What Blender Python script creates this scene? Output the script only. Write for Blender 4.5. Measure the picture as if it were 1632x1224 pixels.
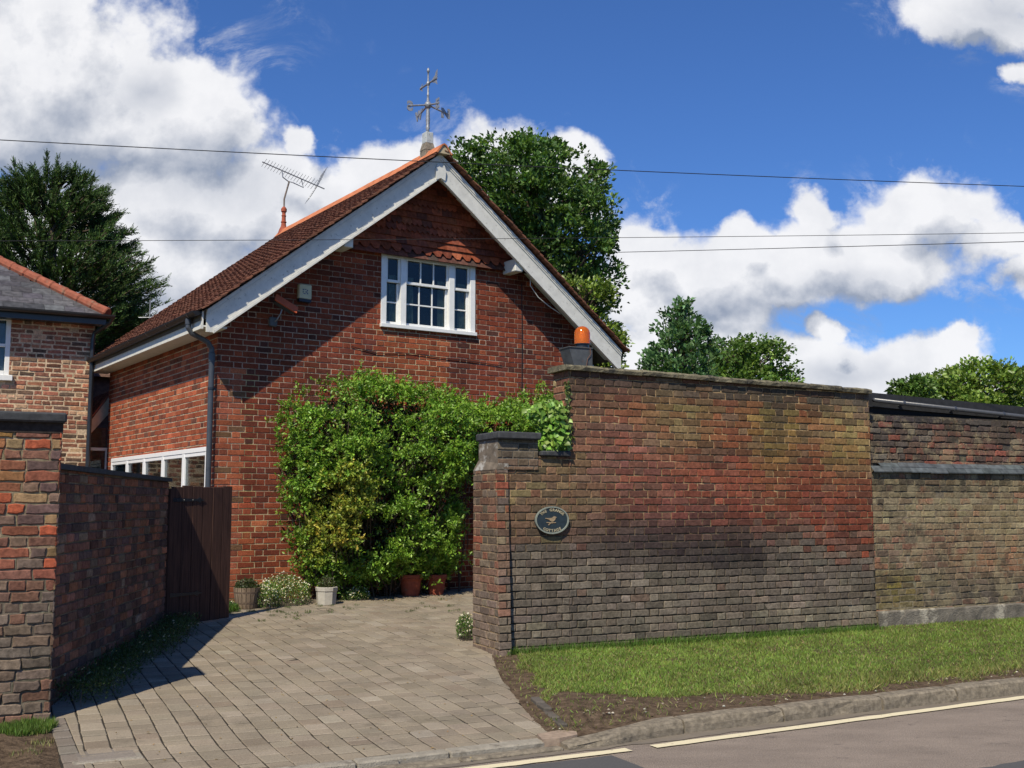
import bpy, math, random
import numpy as np
from mathutils import Vector, Matrix
for o in list(bpy.data.objects): bpy.data.objects.remove(o, do_unlink=True)
S = bpy.context.scene
COL = S.collection
R = math.radians
random.seed(7); rng = np.random.default_rng(11)

# ------------------------------------------------------------------ camera, sky, sun, exposure
CF = 1740.0; CT = math.atan(188/CF); CH = 1.6           # focal length in photo pixels, upward tilt, eye height
cam = bpy.data.objects.new('camera', bpy.data.cameras.new('camera')); COL.objects.link(cam)
cam.location = (0, 0, CH); cam.rotation_euler = (math.pi/2 + CT, 0, 0)
cam.data.sensor_width = 36; cam.data.lens = 36*CF/1632; cam.data.clip_end = 2000; cam.data.clip_start = .1
S.camera = cam
S.view_settings.view_transform = 'Standard'; S.view_settings.look = 'None'; S.view_settings.gamma = 1
S.view_settings.exposure = 0.13
SUN_L = Vector((.539, 1.57, -1.92)).normalized()
sd = bpy.data.lights.new('sun', 'SUN'); sd.energy = 4.9; sd.angle = R(.55); sd.color = (1, .915, .74)
so = bpy.data.objects.new('sun', sd); COL.objects.link(so); so.rotation_euler = SUN_L.to_track_quat('-Z', 'Y').to_euler()

class N:                                                # small node-tree helper
    def __init__(s, nt): s.t = nt; s.n = nt.nodes; s.l = nt.links
    def new(s, typ, **kw):
        x = s.n.new(typ)
        for k, v in kw.items(): setattr(x, k, v)
        return x
    def put(s, sock, v):
        if v is None: return
        if isinstance(v, bpy.types.NodeSocket): s.l.new(v, sock)
        else:
            if isinstance(v, (tuple, list)) and len(v) == 3 and sock.type == 'RGBA': v = (*v, 1)
            sock.default_value = v
    def m(s, op, a, b=None, c=None, clamp=False):
        x = s.new('ShaderNodeMath', operation=op, use_clamp=clamp); s.put(x.inputs[0], a)
        if b is not None: s.put(x.inputs[1], b)
        if c is not None: s.put(x.inputs[2], c)
        return x.outputs[0]
    def vm(s, op, a, b=None, o=0):
        x = s.new('ShaderNodeVectorMath', operation=op); s.put(x.inputs[0], a)
        if b is not None: s.put(x.inputs[1], b)
        return x.outputs[o]
    def mix(s, f, a, b, blend='MIX'):
        x = s.new('ShaderNodeMix', data_type='RGBA', blend_type=blend)
        s.put(x.inputs[0], f); s.put(x.inputs[6], a); s.put(x.inputs[7], b); return x.outputs[2]
    def noise(s, vec, scale, detail=4, rough=.55, dist=0):
        x = s.new('ShaderNodeTexNoise'); s.put(x.inputs['Vector'], vec); s.put(x.inputs['Scale'], scale)
        x.inputs['Detail'].default_value = detail; x.inputs['Roughness'].default_value = rough; x.inputs['Distortion'].default_value = dist
        return x.outputs[0]
    def ss(s, v, a, b, c=0., d=1.):
        x = s.new('ShaderNodeMapRange', interpolation_type='SMOOTHSTEP'); s.put(x.inputs[0], v)
        for i, q in enumerate((a, b, c, d)): s.put(x.inputs[1+i], q)
        return x.outputs[0]
    def lin(s, v, a, b, c=0., d=1.):
        x = s.new('ShaderNodeMapRange'); s.put(x.inputs[0], v)
        for i, q in enumerate((a, b, c, d)): s.put(x.inputs[1+i], q)
        return x.outputs[0]

def ray(u, v):
    x = (u-816)/CF; y = (612-v)/CF
    return Vector((x, math.cos(CT) - y*math.sin(CT), math.sin(CT) + y*math.cos(CT)))
def atY(u, v, Y): r = ray(u, v); return Vector((0, 0, CH)) + r*(Y/r.y)
def atZ(u, v, z): r = ray(u, v); return Vector((0, 0, CH)) + r*((z-CH)/r.z)

# sky: Nishita with broken cumulus, laid out by direction in the sky (x/y, z/y)
W = bpy.data.worlds.new('World'); S.world = W; W.use_nodes = True
W.cycles.sampling_method = 'MANUAL'; W.cycles.sample_map_resolution = 512
wn = N(W.node_tree); W.node_tree.nodes.clear()
tc = wn.new('ShaderNodeTexCoord').outputs['Generated']
sep = wn.new('ShaderNodeSeparateXYZ'); wn.put(sep.inputs[0], tc)
ay = wn.m('MAXIMUM', wn.m('ABSOLUTE', sep.outputs[1]), .05)
comb = wn.new('ShaderNodeCombineXYZ'); wn.put(comb.inputs[0], wn.m('DIVIDE', sep.outputs[0], ay)); wn.put(comb.inputs[1], wn.m('DIVIDE', sep.outputs[2], ay))
PQ = comb.outputs[0]
def d2(u, v): r = ray(u, v); return (r.x/r.y, r.z/r.y)
def blob(n, vec, u, v, ru, rv, rot=0):
    p = d2(u, v); k = CF
    x = n.vm('SUBTRACT', vec, (p[0], p[1], 0))
    s = n.new('ShaderNodeSeparateXYZ'); n.put(s.inputs[0], x)
    c, q = math.cos(R(rot)), math.sin(R(rot))
    a = n.m('MULTIPLY', n.m('ADD', n.m('MULTIPLY', s.outputs[0], c), n.m('MULTIPLY', s.outputs[1], q)), k/ru)
    b = n.m('MULTIPLY', n.m('SUBTRACT', n.m('MULTIPLY', s.outputs[1], c), n.m('MULTIPLY', s.outputs[0], q)), k/rv)
    d = n.m('SQRT', n.m('ADD', n.m('MULTIPLY', a, a), n.m('MULTIPLY', b, b)))
    return n.m('SUBTRACT', 1, d)
CLOUDS = [(60, 120, 380, 250, -14), (280, 190, 250, 165, -35), (340, 330, 300, 140, -10), (150, 440, 460, 200, 0), (445, 270, 110, 90, -20), (480, 215, 45, 45, 0),
          (620, 275, 160, 66, 10), (790, 255, 130, 66, 0), (905, 250, 72, 60, 0), (560, 330, 220, 90, 0), (870, 330, 120, 60, 0),
          (1080, 450, 220, 110, 0), (1190, 410, 170, 66, 0), (1010, 390, 85, 70, 0), (1150, 385, 66, 52, 0), (1480, 350, 140, 95, 0), (1340, 405, 210, 80, 0), (1400, 430, 220, 70, 4),
          (1250, 450, 270, 66, 8), (1580, 385, 100, 60, 0), (1630, 430, 80, 60, 0), (1080, 510, 190, 66, 0), (1310, 325, 75, 50, -10),
          (1090, 565, 250, 75, 0), (1250, 580, 210, 62, 0), (1440, 580, 170, 58, 8), (1350, 615, 240, 60, 0), (1310, 520, 46, 28, 0), (1530, 550, 50, 34, 0), (1610, 610, 80, 40, 0),
          (1530, 30, 135, 66, -12), (1640, 60, 100, 66, 0), (1630, 135, 48, 40, 0), (1660, 0, 130, 90, 0)]
g = bpy.data.node_groups.new('cloud_density', 'ShaderNodeTree')
g.interface.new_socket('V', in_out='INPUT', socket_type='NodeSocketVector')
g.interface.new_socket('D', in_out='OUTPUT', socket_type='NodeSocketFloat')
gn = N(g); gi = gn.new('NodeGroupInput').outputs[0]; go = gn.new('NodeGroupOutput')
wv = gn.new('ShaderNodeTexNoise'); gn.put(wv.inputs['Vector'], gi); wv.inputs['Scale'].default_value = 6; wv.inputs['Detail'].default_value = 7; wv.inputs['Roughness'].default_value = .6
warp = gn.vm('MULTIPLY', gn.vm('SUBTRACT', wv.outputs['Color'], (.5, .5, .5)), (.13, .10, 0))
vec = gn.vm('ADD', gi, warp)
acc = None
for b_ in CLOUDS:
    q = blob(gn, vec, *b_)
    if acc is None: acc = q
    else:
        x = gn.new('ShaderNodeMath', operation='SMOOTH_MAX'); gn.put(x.inputs[0], acc); gn.put(x.inputs[1], q); x.inputs[2].default_value = .12; acc = x.outputs[0]
acc = gn.m('MAXIMUM', acc, -1.2)
vo = gn.new('ShaderNodeTexVoronoi', feature='SMOOTH_F1'); gn.put(vo.inputs['Vector'], gn.vm('ADD', gi, gn.vm('MULTIPLY', warp, (.5, .5, 0))))
vo.inputs['Scale'].default_value = 21; vo.inputs['Detail'].default_value = 3; vo.inputs['Roughness'].default_value = .55; vo.inputs['Smoothness'].default_value = .35
bil = gn.m('SUBTRACT', .55, vo.outputs['Distance'])
nf = gn.m('SUBTRACT', gn.noise(gi, 13, 9, .62), .5)
D = gn.m('ADD', acc, gn.m('ADD', gn.m('MULTIPLY', bil, .30), gn.m('MULTIPLY', nf, .95)))
gn.put(go.inputs[0], D)
def dens(v):
    x = wn.new('ShaderNodeGroup'); x.node_tree = g; wn.put(x.inputs[0], v); return x.outputs[0]
D0 = dens(PQ); D1 = dens(wn.vm('ADD', PQ, (-.018, .034, 0)))
wisp = wn.noise(wn.vm('MULTIPLY', PQ, (1, 1.3, 1)), 11, 9, .7, .6)
alpha = wn.ss(D0, -.10, .28)
alpha = wn.m('MAXIMUM', alpha, wn.m('MULTIPLY', wn.m('MULTIPLY', wn.ss(D0, -.75, .1), wn.ss(wisp, .50, .72)), .6))
relief = wn.m('SUBTRACT', D0, D1)
edge = wn.ss(D0, .15, 1.15, 0, 1)
lowf = wn.noise(PQ, 5.5, 4, .5)
gray = None
for u, v, ru, rv, rot in [(300, 290, 330, 85, -8), (330, 300, 150, 60, 0), (100, 260, 260, 60, 0), (1300, 465, 260, 45, 6), (1100, 500, 130, 30, 5), (640, 300, 80, 30, 0), (1560, 50, 160, 75, 0), (1600, 20, 130, 70, 0), (230, 150, 80, 60, 0), (1130, 520, 190, 25, 0), (1340, 600, 170, 40, 0), (180, 470, 220, 60, 0)]:
    q = wn.m('MAXIMUM', blob(wn, wn.vm('ADD', PQ, wn.vm('MULTIPLY', wn.vm('SUBTRACT', wn.noise(PQ, 9, 4), (.5, .5, .5)), (.08, .06, 0))), u, v, ru, rv, rot), 0)
    gray = q if gray is None else wn.m('MAXIMUM', gray, q)
shade = wn.m('ADD', wn.m('MULTIPLY', relief, 1.15), wn.m('SUBTRACT', .93, wn.m('ADD', wn.m('MULTIPLY', edge, .13), wn.m('MULTIPLY', wn.m('SUBTRACT', lowf, .42), .75))), clamp=True)
shade = wn.m('SUBTRACT', shade, wn.m('MULTIPLY', wn.m('SUBTRACT', wn.noise(PQ, 19, 6, .6), .42), .55))
shade = wn.m('SUBTRACT', shade, wn.m('MULTIPLY', wn.ss(gray, -.05, 1.1), .40))
shade = wn.m('MAXIMUM', shade, .12)
ccol = wn.mix(shade, (.25, .31, .43), (1.0, 1.0, 1.02))
sky = wn.new('ShaderNodeTexSky', sky_type='NISHITA'); sky.sun_disc = False
sky.sun_elevation = R(49.2); sky.sun_rotation = R(198.9); sky.air_density = 1.0; sky.dust_density = .25; sky.ozone_density = 3.0; sky.altitude = 100
SKY = .085
tint = wn.mix(1, sky.outputs[0], (.53, .84, 1.34), 'MULTIPLY')
elev = wn.m('MULTIPLY', sep.outputs[2], 1)
bg1 = wn.new('ShaderNodeBackground'); wn.put(bg1.inputs[0], tint); bg1.inputs[1].default_value = SKY
bg2 = wn.new('ShaderNodeBackground'); wn.put(bg2.inputs[0], ccol); bg2.inputs[1].default_value = .86
back = wn.ss(sep.outputs[1], -.02, .08)
mx = wn.new('ShaderNodeMixShader'); wn.put(mx.inputs[0], wn.m('MULTIPLY', wn.m('MULTIPLY', alpha, .97), back)); wn.l.new(bg1.outputs[0], mx.inputs[1]); wn.l.new(bg2.outputs[0], mx.inputs[2])
wo = wn.new('ShaderNodeOutputWorld'); wn.l.new(mx.outputs[0], wo.inputs[0])

# ------------------------------------------------------------------ frames
class Frame:                                            # vertical plane: s along, z up, o outwards
    def __init__(f, x, y, deg):
        a = R(deg); f.O = Vector((x, y, 0)); f.U = Vector((math.cos(a), math.sin(a), 0)); f.Nn = Vector((math.sin(a), -math.cos(a), 0)); f.deg = deg
    def P(f, s, z, o=0): return f.O + f.U*s + f.Nn*o + Vector((0, 0, z))
    def px(f, u, v, o=0):
        r = ray(u, v); t = f.Nn.dot(f.O + f.Nn*o - Vector((0, 0, CH)))/f.Nn.dot(r)
        q = Vector((0, 0, CH)) + r*t; return ((q-f.O).dot(f.U), q.z)
    def shift(f, s=0, o=0):
        g = Frame(0, 0, f.deg); g.O = f.O + f.U*s + f.Nn*o; return g
RD = Frame(0, 0, 27)                                     # road frame: e1 = along, e2 = -o
def E(e1, e2, z=0): return RD.P(e1, z, -e2)
def zg(e2): return .03 + .043*(max(e2, 6.3)-6.3)
def toE(p): return (p.x*RD.U.x + p.y*RD.U.y, -(p.x*RD.Nn.x + p.y*RD.Nn.y))
def ground_z(x, y): return zg(toE(Vector((x, y, 0)))[1])

# ------------------------------------------------------------------ mesh builder
class MB:
    def __init__(s): s.v = []; s.f = []; s.mi = []; s.c = []
    def add(s, vs, fs, mi=0, c=(1, 1, 1)):
        b = len(s.v); s.v += [tuple(x) for x in vs]
        for f in fs: s.f.append(tuple(b+i for i in f)); s.mi.append(mi); s.c.append(c)
    def box(s, F, s0, s1, z0, z1, o0, o1, mi=0, c=(1, 1, 1)):
        s.add([F.P(a, b, o) for a, b, o in ((s0, z0, o0), (s1, z0, o0), (s1, z1, o0), (s0, z1, o0), (s0, z0, o1), (s1, z0, o1), (s1, z1, o1), (s0, z1, o1))],
              [(0, 1, 2, 3), (4, 7, 6, 5), (0, 4, 5, 1), (1, 5, 6, 2), (2, 6, 7, 3), (3, 7, 4, 0)], mi, c); s._fix(6)
    def bbox(s, F, s0, s1, z0, z1, o0, o1, b=.01, mi=0, c=(1, 1, 1), jit=0):   # bevelled box
        cx, cz, co = (s0+s1)/2, (z0+z1)/2, (o0+o1)/2; hx, hz, ho = abs(s1-s0)/2, abs(z1-z0)/2, abs(o1-o0)/2
        b = min(b, hx*.45, hz*.45, ho*.45)
        vs = []; idx = {}
        for sx in (-1, 1):
            for sy in (-1, 1):
                for sz in (-1, 1):
                    j = [random.uniform(-jit, jit) for _ in range(3)]
                    for ax in range(3):
                        p = [sx*(hx-b), sy*(hz-b), sz*(ho-b)]; p[ax] += (sx, sy, sz)[ax]*b
                        idx[(sx, sy, sz, ax)] = len(vs); vs.append(F.P(cx+p[0]+j[0], cz+p[1]+j[1], co+p[2]+j[2]))
        fs = []
        for sx in (-1, 1):
            fs.append([idx[(sx, a, q, 0)] for a, q in ((-1, -1), (1, -1), (1, 1), (-1, 1))])
            fs.append([idx[(a, sx, q, 1)] for a, q in ((-1, -1), (1, -1), (1, 1), (-1, 1))])
            fs.append([idx[(a, q, sx, 2)] for a, q in ((-1, -1), (1, -1), (1, 1), (-1, 1))])
            for sy in (-1, 1):
                fs.append([idx[(sx, sy, -1, 0)], idx[(sx, sy, 1, 0)], idx[(sx, sy, 1, 1)], idx[(sx, sy, -1, 1)]])
                fs.append([idx[(sx, -1, sy, 0)], idx[(sx, 1, sy, 0)], idx[(sx, 1, sy, 2)], idx[(sx, -1, sy, 2)]])
                fs.append([idx[(-1, sx, sy, 1)], idx[(1, sx, sy, 1)], idx[(1, sx, sy, 2)], idx[(-1, sx, sy, 2)]])
                for sz in (-1, 1): fs.append([idx[(sx, sy, sz, a)] for a in range(3)])
        n0 = len(s.f); s.add(vs, fs, mi, c); s._fix(len(s.f)-n0)
    def _fix(s, k):                                     # orient last k faces of a convex solid outwards
        fs = s.f[-k:]; ids = set(i for f in fs for i in f); c = Vector((0, 0, 0))
        for i in ids: c += Vector(s.v[i])
        c /= len(ids)
        for n in range(len(s.f)-k, len(s.f)):
            f = s.f[n]; p = [Vector(s.v[i]) for i in f]; nn = Vector((0, 0, 0))
            for a in range(len(p)): nn += p[a].cross(p[(a+1) % len(p)])
            m = sum(p, Vector((0, 0, 0)))/len(p)
            if nn.dot(m-c) < 0: s.f[n] = tuple(reversed(f))
    def prism(s, pts, off, mi=0, c=(1, 1, 1)):          # planar polygon swept by the vector off
        n = len(pts); pts = [Vector(p) for p in pts]; off = Vector(off)
        nn = Vector((0, 0, 0))
        for a in range(n): nn += pts[a].cross(pts[(a+1) % n])
        if nn.dot(off) > 0: pts.reverse()
        s.add(pts + [p+off for p in pts], [tuple(range(n)), tuple(range(2*n-1, n-1, -1))] + [((i+1) % n, i, n+i, n+(i+1) % n) for i in range(n)], mi, c)
    def tube(s, pts, r, n=8, mi=0, c=(1, 1, 1), cap=True):
        pts = [Vector(p) for p in pts]; rs = r if isinstance(r, (list, tuple)) else [r]*len(pts)
        vs = []; up = None
        for i, p in enumerate(pts):
            t = ((pts[i+1]-p) if i == 0 else (p-pts[i-1]) if i == len(pts)-1 else (pts[i+1]-pts[i-1])).normalized()
            if up is None: up = t.orthogonal().normalized()
            a = (up - t*up.dot(t)).normalized(); up = a; b = t.cross(a)
            for k in range(n):
                q = 2*math.pi*k/n; vs.append(p + (a*math.cos(q)+b*math.sin(q))*rs[i])
        fs = [(i*n+k, i*n+(k+1) % n, (i+1)*n+(k+1) % n, (i+1)*n+k) for i in range(len(pts)-1) for k in range(n)]
        if cap: fs += [tuple(range(n-1, -1, -1)), tuple((len(pts)-1)*n+k for k in range(n))]
        s.add(vs, fs, mi, c)
    def lathe(s, base, prof, n=20, mi=0, c=(1, 1, 1), axis=None):
        ax = (axis or Vector((0, 0, 1))).normalized(); a = ax.orthogonal().normalized(); b = ax.cross(a); base = Vector(base)
        vs = [base + ax*h + (a*math.cos(2*math.pi*k/n)+b*math.sin(2*math.pi*k/n))*r for r, h in prof for k in range(n)]
        fs = [(i*n+k, i*n+(k+1) % n, (i+1)*n+(k+1) % n, (i+1)*n+k) for i in range(len(prof)-1) for k in range(n)]
        fs += [tuple(range(n-1, -1, -1)), tuple((len(prof)-1)*n+k for k in range(n))]
        s.add(vs, fs, mi, c)
    def mesh(s, name, mats, smooth=False, loc=Vector((0, 0, 0))):
        me = bpy.data.meshes.new(name)
        me.from_pydata([(a-loc.x, b-loc.y, c-loc.z) for a, b, c in s.v], [], s.f)
        for m in mats: me.materials.append(m)
        me.polygons.foreach_set('material_index', s.mi)
        if smooth: me.polygons.foreach_set('use_smooth', [True]*len(s.f))
        at = me.color_attributes.new('Col', 'FLOAT_COLOR', 'CORNER')
        ln = np.array([len(f) for f in s.f]); cc = np.array(s.c, dtype=np.float32); cc = np.hstack([cc, np.ones((len(cc), 1), np.float32)])
        at.data.foreach_set('color', np.repeat(cc, ln, axis=0).ravel())
        me.validate(); me.update(); return me
    def build(s, name, mats, parent=None, smooth=False, loc=None):
        if not isinstance(mats, (list, tuple)): mats = [mats]
        L = Vector(loc) if loc is not None else (Vector(parent['_b']) if parent is not None and '_b' in parent else Vector((0, 0, 0)))
        o = bpy.data.objects.new(name, s.mesh(name, mats, smooth, L)); COL.objects.link(o)
        if parent is not None:
            o.parent = parent
            o['_b'] = tuple(L)
        else: o.location = L
        return o

def tag(o, label=None, cat=None, group=None, kind=None):
    if label: o['label'] = label
    if cat: o['category'] = cat
    if group: o['group'] = group
    if kind: o['kind'] = kind
    return o
def thing(name, loc, label, cat, group=None):
    o = bpy.data.objects.new(name, None); COL.objects.link(o); o.location = loc; o['_b'] = tuple(loc); o.empty_display_size = .2
    return tag(o, label, cat, group)

# ------------------------------------------------------------------ materials
def mat(name, fn):
    m = bpy.data.materials.new(name); m.use_nodes = True; m.node_tree.nodes.clear()
    n = N(m.node_tree); out = n.new('ShaderNodeOutputMaterial'); sh = fn(n); n.l.new(sh, out.inputs[0]); return m
def bsdf(n, col, rough=.8, metal=0, spec=.3, bump=None, bs=.4, bd=.01, **kw):
    p = n.new('ShaderNodeBsdfPrincipled'); n.put(p.inputs['Base Color'], col); n.put(p.inputs['Roughness'], rough); n.put(p.inputs['Metallic'], metal)
    p.inputs['Specular IOR Level'].default_value = spec
    for k, v in kw.items(): n.put(p.inputs[k.replace('_', ' ')], v)
    if bump is not None:
        b = n.new('ShaderNodeBump'); b.inputs['Strength'].default_value = bs; b.inputs['Distance'].default_value = bd; n.put(b.inputs['Height'], bump); n.l.new(b.outputs[0], p.inputs['Normal'])
    return p.outputs[0]
def pos(n): return n.new('ShaderNodeNewGeometry').outputs['Position']
def colattr(n): a = n.new('ShaderNodeAttribute', attribute_name='Col'); return a.outputs['Color']
def scal(n, col, f):
    x = n.new('ShaderNodeVectorMath', operation='SCALE'); n.put(x.inputs[0], col); n.put(x.inputs[3], f); return x.outputs[0]

def brick_fn(fine=60, lo=.62, hi=1.32, bd=.006):
    def fn(n):
        p = pos(n); c = colattr(n)
        a = n.noise(p, fine, 5, .65); b = n.noise(p, 9, 4, .6); sp = n.noise(p, 220, 2, .5)
        f = n.m('MULTIPLY', n.m('MULTIPLY', n.lin(a, .3, .7, lo, hi), n.lin(b, .3, .7, .85, 1.15)), n.lin(n.noise(p, 1.1, 5, .6), .3, .7, .78, 1.2))
        c = scal(n, c, f)
        c = n.mix(n.ss(sp, .62, .75, 0, .35), c, (.03, .025, .022))
        pit = n.m('ADD', n.m('MULTIPLY', a, 1), n.m('MULTIPLY', sp, .35))
        return bsdf(n, c, .9, spec=.15, bump=pit, bs=.75, bd=bd)
    return fn
M_BRICK = mat('brick', brick_fn()); M_BRICK_OLD = mat('old_brick', brick_fn(30, .58, 1.38, .009))
M_BRICK_W = mat('weathered_brick', brick_fn(34, .60, 1.38, .007))
def patchy(n):
    p = pos(n); c = scal(n, colattr(n), n.lin(n.noise(p, 30, 6, .7), .3, .7, .55, 1.45))
    c = n.mix(n.ss(n.noise(p, 3.4, 7, .68), .50, .62, 0, .62), c, (.25, .205, .125))
    c = n.mix(n.ss(n.noise(n.vm('ADD', p, (7, 3, 1)), 2.6, 7, .7), .52, .64, 0, .75), c, (.065, .052, .038))
    c = n.mix(n.ss(n.noise(n.vm('ADD', p, (1, 9, 4)), 5, 7, .7), .58, .66, 0, .5), c, (.19, .085, .05))
    return bsdf(n, c, .95, spec=.1, bump=n.noise(p, 26, 6, .7), bs=.9, bd=.012)
M_PATCHY = mat('patched_brick', patchy)
M_MORTAR = mat('mortar', lambda n: bsdf(n, scal(n, colattr(n), n.lin(n.noise(pos(n), 35, 5, .6), .3, .7, .6, 1.25)), .95, spec=.1, bump=n.noise(pos(n), 120, 3), bs=.6, bd=.006))
def plain(name, col, rough=.6, metal=0, spec=.3, var=.15, sc=12, bs=.15, bd=.004, dirt=None):
    def fn(n):
        p = pos(n); c = scal(n, n.mix(0, col, col), n.lin(n.noise(p, sc, 5, .6), .3, .7, 1-var, 1+var))
        if dirt: c = n.mix(n.ss(n.noise(p, dirt[1], 6, .65), dirt[2], dirt[2]+.12, 0, dirt[3]), c, dirt[0])
        return bsdf(n, c, rough, metal, spec, bump=n.noise(p, sc*6, 3), bs=bs, bd=bd)
    return mat(name, fn)
M_WHITE = plain('white_paint', (.74, .74, .72), .45, var=.05, dirt=((.35, .33, .28), 14, .62, .5))
M_GREYW = plain('weathered_white_board', (.62, .61, .56), .6, var=.1, sc=9, dirt=((.22, .21, .18), 22, .58, .6))
M_UPVC = plain('white_plastic_frame', (.8, .8, .8), .3, var=.03)
M_BLACKP = plain('black_plastic', (.02, .021, .024), .32, spec=.5, var=.2)
M_PIPE = plain('grey_black_pipe', (.05, .055, .065), .35, spec=.5, var=.15, dirt=((.12, .12, .12), 30, .6, .5))
M_SLAB = plain('dark_coping_stone', (.045, .047, .05), .8, var=.35, sc=18, bs=.5, dirt=((.12, .12, .1), 10, .6, .6))
M_COPE = plain('lichened_coping_stone', (.16, .14, .09), .95, var=.45, sc=13, bs=.8, bd=.012, dirt=((.045, .042, .036), 7, .5, .85))
M_CONC = plain('concrete', (.28, .25, .20), .95, var=.2, sc=16, bs=.7, bd=.01, dirt=((.1, .085, .065), 9, .55, .6))
M_RENDER = plain('grey_cement_render', (.15, .132, .105), .95, var=.35, sc=9, bs=.9, bd=.02, dirt=((.40, .36, .28), 3.6, .53, .9))
M_KERB = plain('granite_kerb', (.22, .185, .135), .95, var=.4, sc=26, bs=.8, bd=.01, dirt=((.07, .06, .05), 12, .55, .55))
M_TCOTTA = plain('terracotta', (.30, .075, .04), .8, var=.3, sc=14, bs=.4, dirt=((.2, .13, .09), 11, .6, .6))
M_RIDGE = plain('ridge_tile_clay', (.50, .17, .075), .85, var=.25, sc=9, bs=.4, dirt=((.45, .34, .2), 6, .6, .7))
M_TILE = mat('clay_tile', lambda n: bsdf(n, n.mix(n.ss(n.noise(pos(n), 7, 6, .65), .55, .72, 0, .55), scal(n, colattr(n), n.lin(n.noise(pos(n), 22, 5), .3, .7, .65, 1.3)), (.055, .05, .035)), .9, spec=.12, bump=n.noise(pos(n), 60, 4), bs=.6, bd=.006))
M_SLATE = mat('slate', lambda n: bsdf(n, scal(n, colattr(n), n.lin(n.noise(pos(n), 12, 5), .3, .7, .6, 1.4)), .65, spec=.3, bump=n.noise(pos(n), 50, 4), bs=.4, bd=.005))
M_STEEL = plain('galvanised_metal', (.30, .31, .33), .5, metal=.4, var=.25, sc=25, dirt=((.1, .09, .08), 26, .55, .7))
M_POST = plain('weathered_post', (.20, .17, .13), .9, var=.4, sc=20, bs=.6, dirt=((.42, .40, .36), 16, .55, .8))
M_WIRE = plain('wire_black', (.02, .02, .022), .6, var=.1)
M_DARKIN = plain('dark_interior', (.012, .012, .013), .9, var=.2)
M_CURT = plain('curtain_cloth', (.20, .23, .16), .9, var=.3, sc=20)
M_CREAM = plain('cream_plastic', (.55, .53, .36), .5, var=.08)
M_BLUE = plain('blue_print', (.05, .09, .2), .6, var=.1)
M_ORANGEB = plain('orange_red_metal', (.48, .10, .04), .5, var=.12)
M_GOLD = plain('gold_paint', (.36, .31, .20), .5, var=.2, sc=60)
M_YELC = plain('yellow_flower_centre', (.6, .42, .05), .7)
M_PLAQ = plain('slate_blue_plaque', (.022, .034, .042), .55, spec=.3, var=.2, sc=30)
M_RIM = plain('plaque_rim_grey', (.22, .24, .2), .6, var=.2, sc=40)
def wood_fn(base, dark):
    def fn(n):
        p = pos(n); s3 = n.vm('MULTIPLY', p, (26, 26, 1.2)); g_ = n.noise(s3, 2.2, 6, .65)
        return bsdf(n, n.mix(n.lin(g_, .35, .65), dark, base), .8, spec=.2, bump=g_, bs=.4, bd=.004)
    return fn
M_GATE = mat('dark_brown_wood', wood_fn((.085, .042, .03), (.035, .018, .014)))
M_BARREL = mat('weathered_barrel_wood', wood_fn((.26, .19, .13), (.13, .09, .06)))
M_BARK = mat('bark', wood_fn((.12, .09, .065), (.045, .035, .028)))
def leaf_fn(tr=.35, gloss=.45, sp=.35):
    def fn(n):
        c = scal(n, colattr(n), n.lin(n.noise(pos(n), 3, 3), .3, .7, .8, 1.2))
        a = bsdf(n, c, gloss, spec=sp); t = n.new('ShaderNodeBsdfTranslucent'); n.put(t.inputs[0], n.mix(1, c, (1.25, 1.35, .5), 'MULTIPLY'))
        x = n.new('ShaderNodeMixShader'); x.inputs[0].default_value = tr; n.l.new(a, x.inputs[1]); n.l.new(t.outputs[0], x.inputs[2]); return x.outputs[0]
    return fn
M_LEAF = mat('leaf', leaf_fn(.24, .4, .4)); M_CONIF = mat('conifer_leaf', leaf_fn(.15, .6, .2)); M_IVY = mat('ivy_leaf', leaf_fn(.25, .42, .4)); M_PETAL = mat('petal', leaf_fn(.3, .6, .2))
M_GRASS = mat('grass_blade', leaf_fn(.4, .55, .25))
def glass_fn(tint, r=.03):
    def fn(n):
        fr = n.new('ShaderNodeFresnel'); fr.inputs[0].default_value = 1.52
        t = n.new('ShaderNodeBsdfTransparent'); n.put(t.inputs[0], (*tint, 1)); g_ = n.new('ShaderNodeBsdfGlossy'); g_.inputs['Roughness'].default_value = r
        x = n.new('ShaderNodeMixShader'); n.put(x.inputs[0], n.m('MULTIPLY', fr.outputs[0], .75)); n.l.new(t.outputs[0], x.inputs[1]); n.l.new(g_.outputs[0], x.inputs[2]); return x.outputs[0]
    return fn
M_GLASS = mat('window_glass', glass_fn((.72, .78, .8)))
def amber(n):
    p = n.new('ShaderNodeBsdfPrincipled'); n.put(p.inputs['Base Color'], (1.0, .25, .015)); p.inputs['Roughness'].default_value = .12; p.inputs['Transmission Weight'].default_value = .6; p.inputs['Specular IOR Level'].default_value = .7
    t = n.new('ShaderNodeBsdfTranslucent'); n.put(t.inputs[0], (1, .33, .02)); x = n.new('ShaderNodeMixShader'); x.inputs[0].default_value = .22; n.l.new(p.outputs[0], x.inputs[1]); n.l.new(t.outputs[0], x.inputs[2]); return x.outputs[0]
M_AMBER = mat('amber_lens', amber)
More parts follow.
